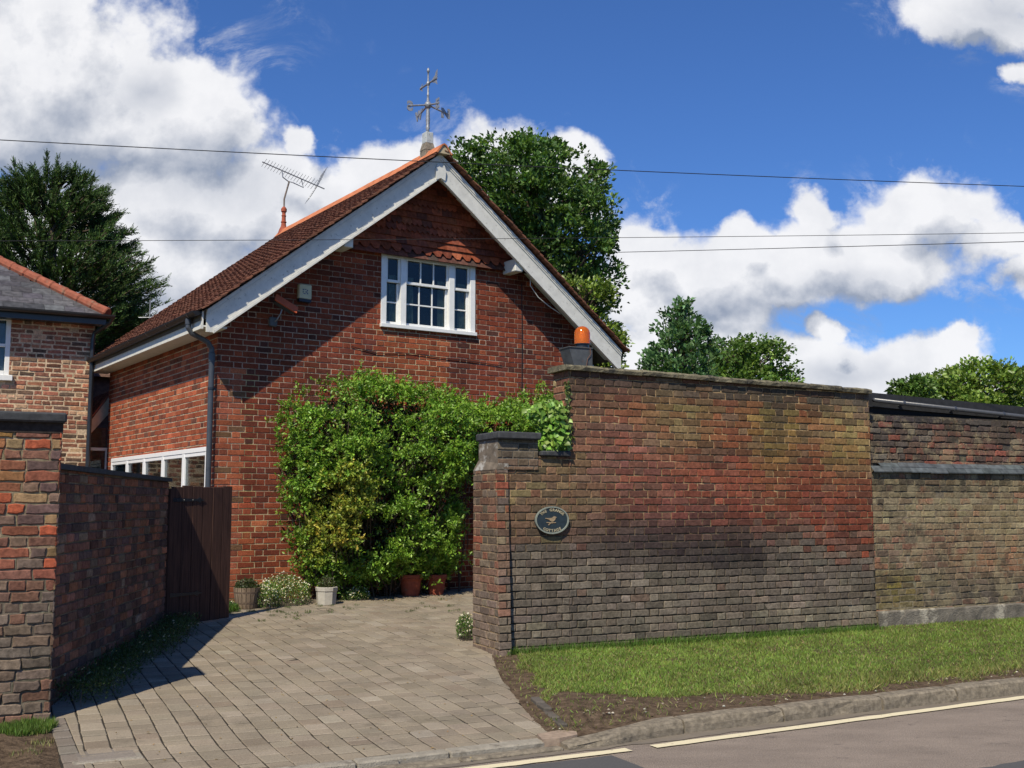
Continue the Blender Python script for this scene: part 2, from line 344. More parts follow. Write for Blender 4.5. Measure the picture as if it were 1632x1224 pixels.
def asphalt(n):
    p = pos(n); a = n.noise(p, 130, 3, .6); b = n.noise(n.vm('MULTIPLY', n.vm('ADD', p, (0, 0, 0)), (1, 2.2, 1)), 1.6, 6, .6); sp = n.noise(p, 330, 1)
    c = n.mix(n.lin(a, .3, .7), (.14, .112, .09), (.35, .285, .23)); c = scal(n, c, n.lin(b, .3, .7, .82, 1.15))
    v = n.new('ShaderNodeTexVoronoi'); n.put(v.inputs['Vector'], p); v.inputs['Scale'].default_value = 85
    c = n.mix(n.ss(v.outputs['Distance'], .0, .35, .5, 0), c, (.50, .44, .37))
    # worn spots where dark old surface shows, stretched along the lane
    rot = n.new('ShaderNodeVectorRotate', rotation_type='Z_AXIS'); n.put(rot.inputs['Vector'], p); rot.inputs['Angle'].default_value = -R(27)
    w = n.noise(n.vm('MULTIPLY', rot.outputs[0], (1.5, 3.2, 1)), 2.6, 10, .78)
    c = n.mix(n.ss(w, .57, .68, 0, .7), c, (.06, .05, .046))
    return bsdf(n, c, .85, spec=.25, bump=n.m('ADD', a, v.outputs['Distance']), bs=.8, bd=.008)
M_ROAD = mat('asphalt', asphalt)
M_PATCH = mat('dark_asphalt_patch', lambda n: bsdf(n, n.mix(n.noise(pos(n), 150, 3), (.05, .05, .052), (.13, .125, .12)), .85, spec=.25, bump=n.noise(pos(n), 160, 3), bs=.7, bd=.006))
M_GUT = mat('dusty_gutter', lambda n: bsdf(n, n.mix(n.noise(pos(n), 5, 6, .7), (.10, .085, .07), (.24, .20, .15)), .95, bump=n.noise(pos(n), 120, 3), bs=.6, bd=.005))
M_YEL = mat('cream_road_paint', lambda n: bsdf(n, n.mix(n.ss(n.noise(pos(n), 24, 7, .75), .58, .68, 0, .85), (.68, .60, .40), (.18, .155, .125)), .75, bump=n.noise(pos(n), 130, 3), bs=.5, bd=.004))
M_PAVER = mat('block_paver', lambda n: bsdf(n, scal(n, n.mix(n.ss(n.noise(pos(n), 1.7, 8, .7), .54, .68, 0, .45), colattr(n), (.10, .085, .062)), n.m('MULTIPLY', n.lin(n.noise(pos(n), 90, 4, .7), .3, .7, .78, 1.2), n.lin(n.noise(pos(n), 2.2, 5, .6), .3, .7, .84, 1.14))), .9, spec=.2, bump=n.noise(pos(n), 150, 3), bs=.6, bd=.003))
M_SAND = plain('joint_sand', (.03, .025, .018), .95, var=.4, sc=20, bs=.6)
def soil(n):
    p = pos(n); a = n.noise(p, 14, 8, .7); b = n.noise(p, 70, 4)
    c = n.mix(n.lin(a, .35, .65), (.05, .034, .022), (.17, .12, .08)); c = n.mix(n.ss(b, .62, .72, 0, .6), c, (.30, .24, .16))
    return bsdf(n, c, .95, spec=.1, bump=n.m('ADD', a, n.m('MULTIPLY', b, .4)), bs=1, bd=.03)
M_SOIL = mat('soil', soil)
M_GROUND = mat('meadow_ground', lambda n: bsdf(n, n.mix(n.noise(pos(n), .6, 6), (.05, .07, .025), (.10, .10, .05)), .95, bump=n.noise(pos(n), 9, 5), bs=.5, bd=.03))
M_FELT = plain('black_roof_felt', (.022, .023, .026), .85, var=.3, sc=14)

# ------------------------------------------------------------------ brickwork
def clip(poly, a, b, c):                               # keep a*s+b*z<=c
    out = []
    for i in range(len(poly)):
        p, q = poly[i], poly[(i+1) % len(poly)]; dp = a*p[0]+b*p[1]-c; dq = a*q[0]+b*q[1]-c
        if dp <= 0: out.append(p)
        if (dp < 0 < dq) or (dq < 0 < dp): t = dp/(dp-dq); out.append((p[0]+(q[0]-p[0])*t, p[1]+(q[1]-p[1])*t))
    return out
def halfplanes(poly):                                  # convex polygon, counter-clockwise
    hp = []
    for i in range(len(poly)):
        (x0, y0), (x1, y1) = poly[i], poly[(i+1) % len(poly)]; dx, dy = x1-x0, y1-y0; hp.append((dy, -dx, dy*x0-dx*y0))
    return hp
def brickwork(mb, F, poly, colf, morf, h=.075, st=.215, hd=.1025, j=.0105, d=.007, rough=.0016, holes=(), phase=0., detail=True, off=lambda s, z: 0, zb=0., bevel=.004, bond='flemish', tilt=.0, lost=.0, solid=True):
    hp = halfplanes(poly); s0 = min(p[0] for p in poly); s1 = max(p[0] for p in poly); z0 = min(p[1] for p in poly); z1 = max(p[1] for p in poly)
    r0 = int(math.floor((z0-zb)/h)); r1 = int(math.ceil((z1-zb)/h))
    for r in range(r0, r1):
        zz = zb + r*h; rr = random.Random(r*977+int(F.O.x*100))
        if bond == 'flemish':
            x = phase - (st+hd+2*j)*(3 + (.5 if r % 2 else 0)) + rr.uniform(-.004, .004); k = 0
        else:
            x = phase - 20*(st+j) - (.5*(st+j) if r % 2 else 0); k = 0
        while x < s0-1: x += (st+hd+2*j) if bond == 'flemish' else (st+j)
        while x < s1:
            if bond == 'flemish': w = st if k % 2 == 0 else hd
            elif bond == 'old': w = rr.choice([st, st, hd, hd, st*.8]) * rr.uniform(.93, 1.07)
            else: w = st
            k += 1; xa, xb = x, x+w; x = xb + j
            if xb < s0 or xa > s1: continue
            spans = [(xa, xb)]
            for (hs0, hs1, hz0, hz1) in holes:
                if zz + h*.5 > hz0 and zz + h*.5 < hz1:
                    ns = []
                    for a, b in spans:
                        if b <= hs0 or a >= hs1: ns.append((a, b)); continue
                        if a < hs0-.02: ns.append((a, hs0))
                        if b > hs1+.02: ns.append((hs1, b))
                    spans = ns
            for a, b in spans:
                m = j*.5
                cell = [(a-m, zz-m), (b+m, zz-m), (b+m, zz+h-m), (a-m, zz+h-m)]
                bk = [(a, zz), (b, zz), (b, zz+h-j), (a, zz+h-j)]
                for q in hp:
                    cell = clip(cell, *q)
                    if len(bk) >= 3: bk = clip(bk, *q)
                if len(cell) >= 3:
                    mc = morf((a+b)/2, zz+h/2)
                    mb.add([F.P(p[0], p[1], -d+off(p[0], p[1])) for p in cell], [tuple(range(len(cell)))], 1, mc)
                if len(bk) < 3: continue
                if max(p[0] for p in bk)-min(p[0] for p in bk) < .015 or max(p[1] for p in bk)-min(p[1] for p in bk) < .01: continue
                if lost and random.random() < lost: continue
                c = colf((a+b)/2, zz+h/2)
                pts = []
                for i in range(len(bk)):
                    p, q = bk[i], bk[(i+1) % len(bk)]
                    pts.append((p[0]+random.gauss(0, rough), p[1]+random.gauss(0, rough)))
                    L = math.hypot(q[0]-p[0], q[1]-p[1])
                    if detail and L > .05:
                        K = 3 if (L > .15 and detail == 2) else 1
                        for e in range(K):
                            t = (e+1)/(K+1); pts.append((p[0]+(q[0]-p[0])*t+random.gauss(0, rough), p[1]+(q[1]-p[1])*t+random.gauss(0, rough)))
                n = len(pts); cx = sum(p[0] for p in pts)/n; cz = sum(p[1] for p in pts)/n
                hw = max(1e-3, (max(p[0] for p in pts)-min(p[0] for p in pts))/2); hh = max(1e-3, (max(p[1] for p in pts)-min(p[1] for p in pts))/2)
                o0 = random.gauss(0, rough*.8); tx = random.gauss(0, tilt); tz = random.gauss(0, tilt)
                bv = min(bevel, hh*.4, hw*.4)
                def ring(k2, o): return [F.P(cx+(p[0]-cx)*(1-k2*bv/hw), cz+(p[1]-cz)*(1-k2*bv/hh), o + off(p[0], p[1]) + (o0 + tx*(p[0]-cx) + tz*(p[1]-cz) if o > -d*.9 else 0)) for p in pts]
                rings = [ring(0, -d-.001), ring(.15, -bv*.7), ring(1, 0)] if detail else [ring(0, -d-.001), ring(.5, 0)]
                vs = [v for R_ in rings for v in R_]; fs = []
                for i in range(len(rings)-1): fs += [(i*n+q, i*n+(q+1) % n, (i+1)*n+(q+1) % n, (i+1)*n+q) for q in range(n)]
                fs.append(tuple((len(rings)-1)*n+q for q in range(n)))
                mb.add(vs, fs, 0, c)
def mixc(a, b, t): t = max(0, min(1, t)); return tuple(a[i]*(1-t)+b[i]*t for i in range(3))
def jitc(c, v=.12):
    k = random.lognormvariate(0, v); return tuple(max(.004, x*k*random.lognormvariate(0, v*.13)) for x in c)
def pick(ps):
    t = random.random()*sum(p[0] for p in ps)
    for w, c in ps:
        t -= w
        if t <= 0: return c
    return ps[-1][1]
def splats(F, base, sp):                               # stains on a wall: (u,v,ru,rv,colour,strength) placed where they sit on it
    L = []
    for u, v, ru, rv, c, k in sp:
        s, z = F.px(u, v); sa, _ = F.px(u+ru, v); _, zb = F.px(u, v-rv); L.append((s, z, max(.01, sa-s), max(.01, zb-z), c, k))
    def fn(s, z):
        c = base(s, z)
        for a, b, ra, rb, cc, k in L:
            w = math.exp(-.5*(((s-a)/ra)**2 + ((z-b)/rb)**2)); w = min(1, w*k*random.uniform(.4, 1.35)); c = mixc(c, cc, w)
        return jitc(c, .13)
    return fn

# ================================================================== GROUND, ROAD, DRIVEWAY
mb = MB(); rows = [-150, 0, 6.42, 6.6, 9.6, 14.5, 18, 400]; zz_ = [-.06, -.05, -.05, -.05, .06, .26, .3, .3]
for i in range(len(rows)-1):
    for a in range(-20, 20):
        mb.add([E(a*20, rows[i], zz_[i]), E(a*20+20, rows[i], zz_[i]), E(a*20+20, rows[i+1], zz_[i+1]), E(a*20, rows[i+1], zz_[i+1])], [(0, 1, 2, 3)])
tag(mb.build('ground', M_GROUND), kind='structure')
mb = MB(); mb.add([E(-60, -1.0), E(80, -1.0), E(80, 6.47), E(-60, 6.47)], [(0, 1, 2, 3)]); tag(mb.build('road', M_ROAD), kind='structure')
def wavy_strip(m, e1s, f0, f1, z, jit=0):
    P0 = [(f0(e)+random.gauss(0, jit), f1(e)+random.gauss(0, jit)) for e in e1s]
    for i in range(len(e1s)-1):
        m.add([E(e1s[i], P0[i][0], z), E(e1s[i+1], P0[i+1][0], z), E(e1s[i+1], P0[i+1][1], z), E(e1s[i], P0[i][1], z)], [(0, 1, 2, 3)])
random.seed(5); rg = [a*.12 for a in range(-120, 260)]
mb = MB(); wavy_strip(mb, rg, lambda e: 6.27+.02*math.sin(e*1.3), lambda e: 6.44, .004, .012); tag(mb.build('road_gutter', M_GUT), kind='structure')
yl = lambda e: 6.135 + .035*max(0, e-4)*1.0 if e < 9 else 6.31
mb = MB(); wavy_strip(mb, [3.98-i*.12 for i in range(110)][::-1], lambda e: 6.10+.0*e, lambda e: 6.185, .008, .004); tag(mb.build('road_line', M_YEL), kind='structure')
mb = MB(); wavy_strip(mb, [4.17+i*.12 for i in range(220)], lambda e: 6.10+.035*min(4, max(0, e-4.2)), lambda e: 6.19+.035*min(4, max(0, e-4.2)), .008, .004); tag(mb.build('road_line', M_YEL), kind='structure')
mb = MB(); e_ = [2.0+i*.1 for i in range(19)]; wavy_strip(mb, e_, lambda e: 5.2, lambda e: 6.07, .0045, .015); tag(mb.build('road_patch', M_PATCH), kind='structure')
mb = MB(); e_ = [5.4+i*.1 for i in range(60)]; wavy_strip(mb, e_, lambda e: 3.5, lambda e: 4.75+.10*(e-5.6), .0045, .015); tag(mb.build('road_patch', M_PATCH), kind='structure')

# kerb stones along the verge (one structure), with the dropped run across the drive
mb = MB(); x = 3.62
first = True
while x < 30:
    L = random.uniform(.72, 1.0); a0, a1 = x+.009, x+L-.009; dzk = random.gauss(0, .004)
    def kz(e): return .035 + .070*min(1, max(0, (e-3.6)/.95))
    n_ = 7; vs = []
    for i in range(n_+1):
        e = a0+(a1-a0)*i/n_; t = kz(e)+dzk+random.gauss(0, .0015)-(.008 if i in (0, n_) else 0); w = random.gauss(0, .004)
        bend = -.10*math.exp(-((e-3.8)/.5)**2)
        vs += [E(e, 6.40+bend+w, -.03), E(e, 6.403+bend+w+random.gauss(0, .006), t*.5), E(e, 6.408+bend+w, t-.014), E(e, 6.422+bend+random.gauss(0, .003), t), E(e, 6.53+bend, t+.003), E(e, 6.54+bend, t-.1)]
    fs = [(i*6+k, (i+1)*6+k, (i+1)*6+k+1, i*6+k+1) for i in range(n_) for k in range(5)] + [tuple(range(5, -1, -1)), tuple(n_*6+k for k in range(6))]
    mb.add(vs, fs); x += L
tag(mb.build('kerb', M_KERB), kind='structure')
mb = MB(); x = 3.60
while x > -9:
    L = random.uniform(.7, .9); F_ = RD
    mb.bbox(RD, x-L+.004, x-.004, -.05, .022+random.gauss(0, .002), -6.40, -6.315, .012, jit=.003); x -= L
tag(mb.build('dropped_kerb', M_KERB), kind='structure')
mb = MB(); x = 3.52
while x > -9:
    L = random.uniform(.55, .92); mb.bbox(RD, x-L+.004, x-.004, -.05, .052+random.gauss(0, .002), -6.53, -6.425, .01, jit=.003); x -= L
tag(mb.build('kerb_edging', M_CONC), kind='structure')
# cement fillet where drive, kerb and verge meet
mb = MB(); pts = [(3.50, 6.43), (3.62, 6.42), (3.78, 6.46), (3.83, 6.56), (3.74, 6.64), (3.55, 6.60)]
mb.prism([E(a, b, .062) for a, b in pts], (0, 0, -.1)); tag(mb.build('cement_fillet', plain('pink_cement', (.30, .225, .165), .95, var=.25, sc=20, bs=.7)), kind='structure')

# driveway of block pavers
def drR(e2):
    P_ = [(6.3, 3.60), (7.04, 3.76), (8.4, 4.19), (9.5, 4.62), (9.7, 5.2), (30, 14)]
    for i in range(len(P_)-1):
        if e2 <= P_[i+1][0]: t = (e2-P_[i][0])/(P_[i+1][0]-P_[i][0]); return P_[i][1]+(P_[i+1][1]-P_[i][1])*t
    return 14
mb = MB(); mb2 = MB()
for i in range(36):
    a, b = 6.5+i*.3, 6.8+i*.3
    l0 = .64 if a < 8.3 else -1.5; l1 = .64 if b < 8.4 else -1.5
    mb2.add([E(l0, a, zg(a)-.0055), E(min(drR(a), 9), a, zg(a)-.0055), E(min(drR(b), 9), b, zg(b)-.0055), E(l1, b, zg(b)-.0055)], [(0, 1, 2, 3)])
cw = .152; PAVC = [(3, (.245, .203, .15)), (2, (.26, .217, .163)), (1.5, (.23, .192, .143)), (.3, (.285, .243, .187)), (.3, (.225, .18, .132))]
kx = 0; xx = -1.6
while xx < 8.5:
    yy = 6.545 + random.uniform(-.1, 0) - 0; wob = random.uniform(-.003, .003); ph = random.uniform(0, 6)
    while yy < 16.4:
        L = random.choice([.11, .15, .15, .19, .22]); y0, y1 = max(yy, 6.54)+.0075, yy+L-.0075; yy += L
        if y1-y0 < .04: continue
        cx_, cy_ = xx+cw/2, (y0+y1)/2
        lim = drR(cy_)
        x0, x1 = xx+.0042, xx+cw-.0042
        if x1-x0 < .02: continue
        if cx_ > lim-.06 and cy_ < 9.7:
            if x0 > lim+.1: continue
        if cy_ > 15.9: continue
        dz = random.gauss(0, .0013); tx = random.gauss(0, .005); ty = random.gauss(0, .005); c = jitc(pick(PAVC), .055); b = .005
        def wp(a, q): k_ = min(1, max(0, (q-6.6)/.8)); return (a + k_*(.05*math.sin(q*.62+.3*a+1)+.007*math.sin(q*2.3+a)), q + k_*(.06*math.sin(a*.9+q*.3)+.008*math.sin(a*3.1)))
        quad = [wp(x0, y0), wp(x1, y0), wp(x1, y1), wp(x0, y1)]
        quad = [(a+random.gauss(0, .0018), b_+random.gauss(0, .0018)) for a, b_ in quad]
        if cy_ < 9.7: quad = [(min(a, drR(b_)), b_) for a, b_ in quad]
        if cy_ < 8.3: quad = [(max(a, .768), b_) for a, b_ in quad]
        if abs(quad[1][0]-quad[0][0]) < .02 and abs(quad[2][0]-quad[3][0]) < .02: continue
        mx_, my_ = sum(q[0] for q in quad)/4, sum(q[1] for q in quad)/4
        top = [E(a+(b if a < mx_ else -b), q+(b if q < my_ else -b), zg(q)+dz+tx*(a-mx_)+ty*(q-my_)) for a, q in quad]
        mid = [E(a, q, zg(q)+dz-.004+tx*(a-mx_)+ty*(q-my_)) for a, q in quad]
        bot = [E(a, q, zg(q)-.03) for a, q in quad]
        mb.add(bot+mid+top, [(8, 9, 10, 11)]+[(i, (i+1) % 4, 4+(i+1) % 4, 4+i) for i in range(4)]+[(4+i, 4+(i+1) % 4, 8+(i+1) % 4, 8+i) for i in range(4)], 0, c)
    xx += cw
yy = 6.54
while yy < 8.3:                                         # edging course on the left
    L = .2; c = jitc((.2, .17, .14), .08); mb.bbox(RD, .655, .765, zg(yy)-.05, zg(yy+L/2)+.001, -(yy+L-.003), -yy-.003, .006, 0, c); yy += L
tag(mb.build('driveway', M_PAVER), kind='structure'); tag(mb2.build('driveway_bed', M_SAND), kind='structure')
# blocks standing on edge beside the drive
mb = MB()
for k in range(4):
    e1, e2 = 4.0-.052*k, 7.42-.203*k; G_ = Frame(0, 0, 27+76); G_.O = E(e1, e2, 0); mb.bbox(G_, -.097, .097, 0, zg(e2)+.05-.006*k+random.gauss(0, .004), -.035, .035, .008, jit=.003, c=jitc((.11, .095, .08), .1))
tag(mb.build('edging_blocks', M_PAVER), kind='structure')
# inspection cover in the drive
cv = thing('drain_cover', tuple(E(1.55, 6.8, zg(6.8))), 'small rectangular access cover set in the block paving at the bottom left', 'drain cover')
c0 = atZ(168, 1206, zg(6.9)); ce = toE(c0)
mb = MB(); mb.bbox(RD, ce[0]-.20, ce[0]+.20, zg(6.9)-.02, zg(6.9)+.012, -ce[1]-.17, -ce[1]+.17, .006, c=(1, 1, 1)); mb.build('frame', M_CONC, cv)
mb = MB(); mb.bbox(RD, ce[0]-.165, ce[0]+.165, zg(6.9), zg(6.9)+.016, -ce[1]+.01, -ce[1]+.135, .004, c=(.22, .19, .16)); mb.bbox(RD, ce[0]-.165, ce[0]+.165, zg(6.9), zg(6.9)+.016, -ce[1]-.135, -ce[1]-.005, .004, c=(.19, .165, .14)); mb.build('lid', M_PAVER, cv)

# verge and the soil patch by the left pier
def verge_z(e1, e2):
    k = min(1, max(0, (e2-6.5)/2.9)); w = min(1, max(0, (e1-drR(e2))/.35))
    z = .108 + .065*k + .012*math.sin(e1*2.1)*math.sin(e2*2.7); zd = zg(e2)+.0
    z = zd + (z-zd)*w
    if e2 < 6.75: z = min(z, (.035+.070*min(1, max(0, (e1-3.6)/.95)))-.008+.1*(e2-6.53))
    return z
mb = MB(); xs = []
for i in range(27):
    e2 = 6.50+i*.115; row = []
    for k in range(150):
        base = drR(e2)-.01 if e2 < 9.4 else 4.7
        e1 = base + (k/149.)**1.8*26; row.append(E(e1, e2, verge_z(e1, e2)+random.gauss(0, .003)))
    xs.append(row)
for i in range(26):
    for k in range(149): mb.add([xs[i][k], xs[i][k+1], xs[i+1][k+1], xs[i+1][k]], [(0, 1, 2, 3)])
tag(mb.build('verge', M_SOIL, smooth=True), kind='structure')
mb = MB()
for i in range(14):
    for k in range(20):
        def q(a, b): e1 = .65-a*.15; e2 = 6.45+b*.15; return E(e1, e2, zg(e2)+.012*min(1, a)+.01*math.sin(a*2.3+b))
        mb.add([q(k, i), q(k, i+1), q(k+1, i+1), q(k+1, i)], [(0, 1, 2, 3)])
tag(mb.build('soil', M_SOIL, smooth=True), kind='structure')

# ================================================================== LEAF / BLADE HELPERS
def leafmesh(name, mat_, P, Dr, Nr, L, Wd, C, parent=None, fold=.25, loc=None):
    P = np.asarray(P, float); n = len(P); Dr = Dr/np.maximum(1e-6, np.linalg.norm(Dr, axis=1, keepdims=True))
    Sd = np.cross(Dr, Nr); Sd /= np.maximum(1e-6, np.linalg.norm(Sd, axis=1, keepdims=True)); Up = np.cross(Sd, Dr)
    L = np.broadcast_to(L, n)[:, None]; Wd = np.broadcast_to(Wd, n)[:, None]
    mid = P + Dr*L*.45
    V = np.stack([P, mid + Sd*Wd*.5 + Up*Wd*fold, P + Dr*L, mid - Sd*Wd*.5 + Up*Wd*fold], 1).reshape(-1, 3)
    base = np.array(loc if loc is not None else (parent['_b'] if parent is not None and '_b' in parent else (0, 0, 0)), float); V = V - base
    me = bpy.data.meshes.new(name); me.vertices.add(4*n); me.vertices.foreach_set('co', V.ravel())
    idx = np.arange(n)[:, None]*4 + np.array([[0, 1, 2, 0, 2, 3]]); me.loops.add(6*n); me.loops.foreach_set('vertex_index', idx.ravel().astype(np.int32))
    me.polygons.add(2*n); me.polygons.foreach_set('loop_start', (np.arange(2*n)*3).astype(np.int32))
    me.update(calc_edges=True); me.materials.append(mat_)
    at = me.color_attributes.new('Col', 'FLOAT_COLOR', 'CORNER'); cc = np.hstack([np.asarray(C, np.float32), np.ones((n, 1), np.float32)])
    at.data.foreach_set('color', np.repeat(cc, 6, axis=0).ravel())
    o = bpy.data.objects.new(name, me); COL.objects.link(o)
    if parent is not None: o.parent = parent
    else: o.location = base
    return o
def rnd(n): v = rng.normal(size=(n, 3)); return v/np.linalg.norm(v, axis=1, keepdims=True)
def jcol(base, n, v=.18, hue=.08):
    b = np.asarray(base, float); b = np.broadcast_to(b, (n, 3)); k = np.exp(rng.normal(0, v, (n, 1))); h = np.exp(rng.normal(0, hue, (n, 3))); return np.clip(b*k*h, .002, .9)

def noise2(x, y, s=1.0, seed=0):
    r = np.random.default_rng(seed); t = 0
    for k in range(6):
        a = r.uniform(0, 6.28); f = s*(1.0+.9*k); t = t + np.sin(x*f*np.cos(a)+y*f*np.sin(a)+r.uniform(0, 6.28))*np.cos(x*f*.7*np.sin(a*1.3)-y*f*.8*np.cos(a)+r.uniform(0, 6.28))/(1+k*.45)
    return t/2.2

# grass on the verge
n = 190000
e1 = 3.6 + rng.random(n)**1.5*12; e2 = 6.55 + rng.random(n)*2.85
edge = np.array([drR(b) for b in e2]); kee = e1 > edge+.02
nz = noise2(e1, e2, 2.6, 3); fine = noise2(e1, e2, 9, 5)
d_k = e2-6.55; d_d = e1-edge
bare = (d_k < .13+.13*nz+.10*fine + .85*np.exp(-((e1-4.2)/.55)**2)+.3*np.exp(-((e1-5.3)/.7)**2)) | (d_d < .24+.10*fine+.05*nz)
sp = rng.random(n) < .05; kee &= (~bare) | sp
e1, e2, nz, fine, d_k, d_d = [a[kee] for a in (e1, e2, nz, fine, d_k, d_d)]; n = len(e1)
zv = np.array([verge_z(a, b) for a, b in zip(e1, e2)])
P = np.stack([e1*RD.U.x - e2*RD.Nn.x, e1*RD.U.y - e2*RD.Nn.y, zv-.004], 1)
Dr = np.stack([rng.normal(0, .8, n), rng.normal(0, .8, n), np.ones(n)], 1)
gcol = np.array([.19, .28, .055])[None]*np.ones((n, 1)); yel = np.clip(.25+.55*fine+.3*nz, 0, 1)[:, None]; gcol = gcol*(1+.28*noise2(e1, e2, 4.5, 9)[:, None]); gcol = gcol*(1-yel*.5)+np.array([.30, .36, .09])*yel*.5
dry = np.clip(1-(np.minimum(d_k-.1, d_d*1.3))/.75, 0, 1)[:, None]*(rng.random((n, 1)) < .7); gcol = gcol*(1-dry*.6)+np.array([.27, .20, .10])*dry*.6
strw = (rng.random((n, 1)) < .10); gcol = np.where(strw, np.array([.34, .28, .14]), gcol)
gl = rng.uniform(.022, .05, n)*(1+.35*nz); tall = rng.random(n) < .02; gl[tall] *= 1.7; gl *= np.where(d_k < .5, 1.35, 1)
g_o = leafmesh('grass', M_GRASS, P, Dr, rnd(n), gl, rng.uniform(.004, .008, n), jcol(gcol, n, .22), fold=.1); tag(g_o, kind='stuff')
g_o['label'] = 'short mown green grass of the roadside verge, worn to soil along the kerb'; g_o['category'] = 'grass'

def tuft(name, label, cat, spots, n_per, r, h, col, w=.006, flowers=0, kind=None, group=None, zf=None, mat_=None, fcol=(.8, .8, .74), leafy=False, stemmy=False):
    P = []; 
    for (x, y) in spots:
        k = n_per; a = rng.random(k)*6.28; q = np.sqrt(rng.random(k))*r
        X = x+np.cos(a)*q; Y = y+np.sin(a)*q; P.append(np.stack([X, Y, np.array([(zf or ground_z)(i, j_) for i, j_ in zip(X, Y)])], 1))
    P = np.concatenate(P); n = len(P)
    base = Vector((float(P[:, 0].mean()), float(P[:, 1].mean()), float(P[:, 2].min())))
    if leafy:                                          # leafy mound: leaves through the volume
        hh = rng.random(n)**.7; cen = np.array([base.x, base.y]); P2 = P.copy()
        P2[:, 2] += hh*h*(1-.45*np.clip(np.hypot(P[:, 0]-cen[0], P[:, 1]-cen[1])/r, 0, 1)**2 if len(spots) == 1 else 1); Dr = rnd(n); Dr[:, 2] = np.abs(Dr[:, 2])+.2
        L = rng.uniform(.014, .034, n); Wd = L*.32; Pl = P2
    else:
        Dr = np.stack([rng.normal(0, .35, n), rng.normal(0, .35, n), np.ones(n)], 1); L = h*rng.uniform(.45, 1.1, n); Wd = w; Pl = P
    if flowers:
        root = thing(name, base, label, cat, group)
        leafmesh('foliage', mat_ or M_LEAF, Pl, Dr, rnd(n), L, Wd, jcol(col, n, .3), root)
        if leafy:
            m2 = MB()
            ii = rng.choice(n, min(n, 60), replace=False)
            for i in ii: m2.tube([P[i]-np.array([0, 0, .01]), (P[i]+Pl[i])/2+rng.normal(0, .008, 3), Pl[i]], .0025, 4, c=(1, 1, 1))
            m2.build('stem', M_BARK, root)
        k = flowers; ii = rng.choice(n, k); Q = Pl[ii].copy(); Q[:, 2] += (.03 if leafy else h*.8*1)*rng.uniform(.3, 1.3, k); 
        Pp = []; Dd = []; Cc = []; Ll = []; Nn_ = []
        for q in Q:
            nv = np.array([rng.normal(0, .5)-.25, rng.normal(0, .5)-.7, .8]); nv /= np.linalg.norm(nv); a_ = np.cross(nv, [0, 0, 1.]); a_ /= np.linalg.norm(a_); b_ = np.cross(nv, a_); rr_ = rng.uniform(.0075, .012)
            for e in range(6):
                t = e/6*6.283; dd = a_*math.cos(t)+b_*math.sin(t); Pp.append(q); Dd.append(dd); Nn_.append(nv); Ll.append(rr_); Cc.append(fcol)
        leafmesh('flowers', M_PETAL, np.array(Pp), np.array(Dd), np.array(Nn_), np.array(Ll), np.array(Ll)*.9, np.array(Cc), root, fold=0)['kind'] = 'stuff'
        m2 = MB()
        for q in Q: m2.lathe(q, [(.0, -.003), (.004, 0), (.003, .004), (0, .005)], 5, c=(1, 1, 1))
        m2.build('flower_centre', M_YELC, root)['kind'] = 'stuff'
        return root
    o = leafmesh(name, mat_ or M_GRASS, Pl, Dr, rnd(n), L, Wd, jcol(col, n, .3), loc=base); tag(o, label, cat, group, kind); return o

# ================================================================== FRONT GARDEN WALL (road side)
FW = Frame(-.036, 10.56, 26.0)
top_l = FW.px(906, 590); top_r = FW.px(1385, 628)
RED = [(3, (.165, .048, .029)), (2.2, (.205, .057, .031)), (1.8, (.115, .046, .032)), (.4, (.25, .075, .038)), (1.4, (.13, .075, .052)), (.6, (.07, .042, .032))]
GRY = [(3, (.135, .108, .082)), (2, (.11, .09, .07)), (1, (.16, .13, .098)), (.2, (.13, .088, .065))]
BRN = [(3, (.15, .09, .055)), (2, (.19, .10, .06)), (1.2, (.12, .08, .05)), (.8, (.20, .15, .07))]
def base_fw(s, z):
    k = (z-1.20)/.35 + .35*math.sin(s*1.3+1) - max(0, .9-s)*.3 + (s-2.3)*.28 + random.uniform(-.55, .55)
    c = pick(RED) if k > .45 else (mixc(pick(RED), pick(GRY), .5) if k > .05 else pick(GRY))
    if s < 1.2 and z > 1.2: c = mixc(c, pick(BRN), max(0, min(1, (1.5-s)/.9)))
    return c
YL = (.20, .145, .045); DK = (.04, .034, .03)
fw_col = splats(FW, base_fw, [(1080, 650, 45, 42, (.20, .15, .06), .95), (1075, 700, 30, 30, (.19, .15, .07), .5), (1235, 665, 30, 45, YL, 1.0), (1232, 720, 20, 40, YL, .75), (1236, 662, 9, 34, DK, 1.1),
    (1355, 690, 34, 42, (.24, .185, .075), 1.0), (1345, 730, 25, 25, YL, .5), (1080, 848, 85, 32, (.034, .024, .022), 1.3), (1170, 882, 60, 18, (.036, .028, .026), 1.25), (1040, 870, 80, 14, (.06, .045, .04), .6), (950, 850, 60, 20, (.07, .05, .045), .6), (1050, 805, 60, 20, (.16, .05, .04), .5),
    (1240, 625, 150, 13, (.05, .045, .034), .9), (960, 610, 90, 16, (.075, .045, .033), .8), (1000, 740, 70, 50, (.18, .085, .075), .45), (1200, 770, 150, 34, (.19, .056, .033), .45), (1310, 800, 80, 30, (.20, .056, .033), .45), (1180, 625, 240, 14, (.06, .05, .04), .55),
    (850, 740, 60, 16, (.10, .082, .04), .6), (920, 800, 60, 30, (.13, .105, .06), .5), (1380, 640, 20, 20, (.11, .09, .07), .8), (1300, 985, 160, 14, (.17, .145, .10), .6)])
def fw_mor(s, z):
    k = max(0, min(1, (z-1.0)/.7)); return jitc(mixc((.05, .04, .03), (.33, .225, .12), k), .25)
wt = thing('tall_garden_wall', FW.P(.95, .12), 'tall weathered brick wall with patches of red, soot and yellow lichen, beacon on its top', 'garden wall')
mb = MB(); TS = top_l[0]
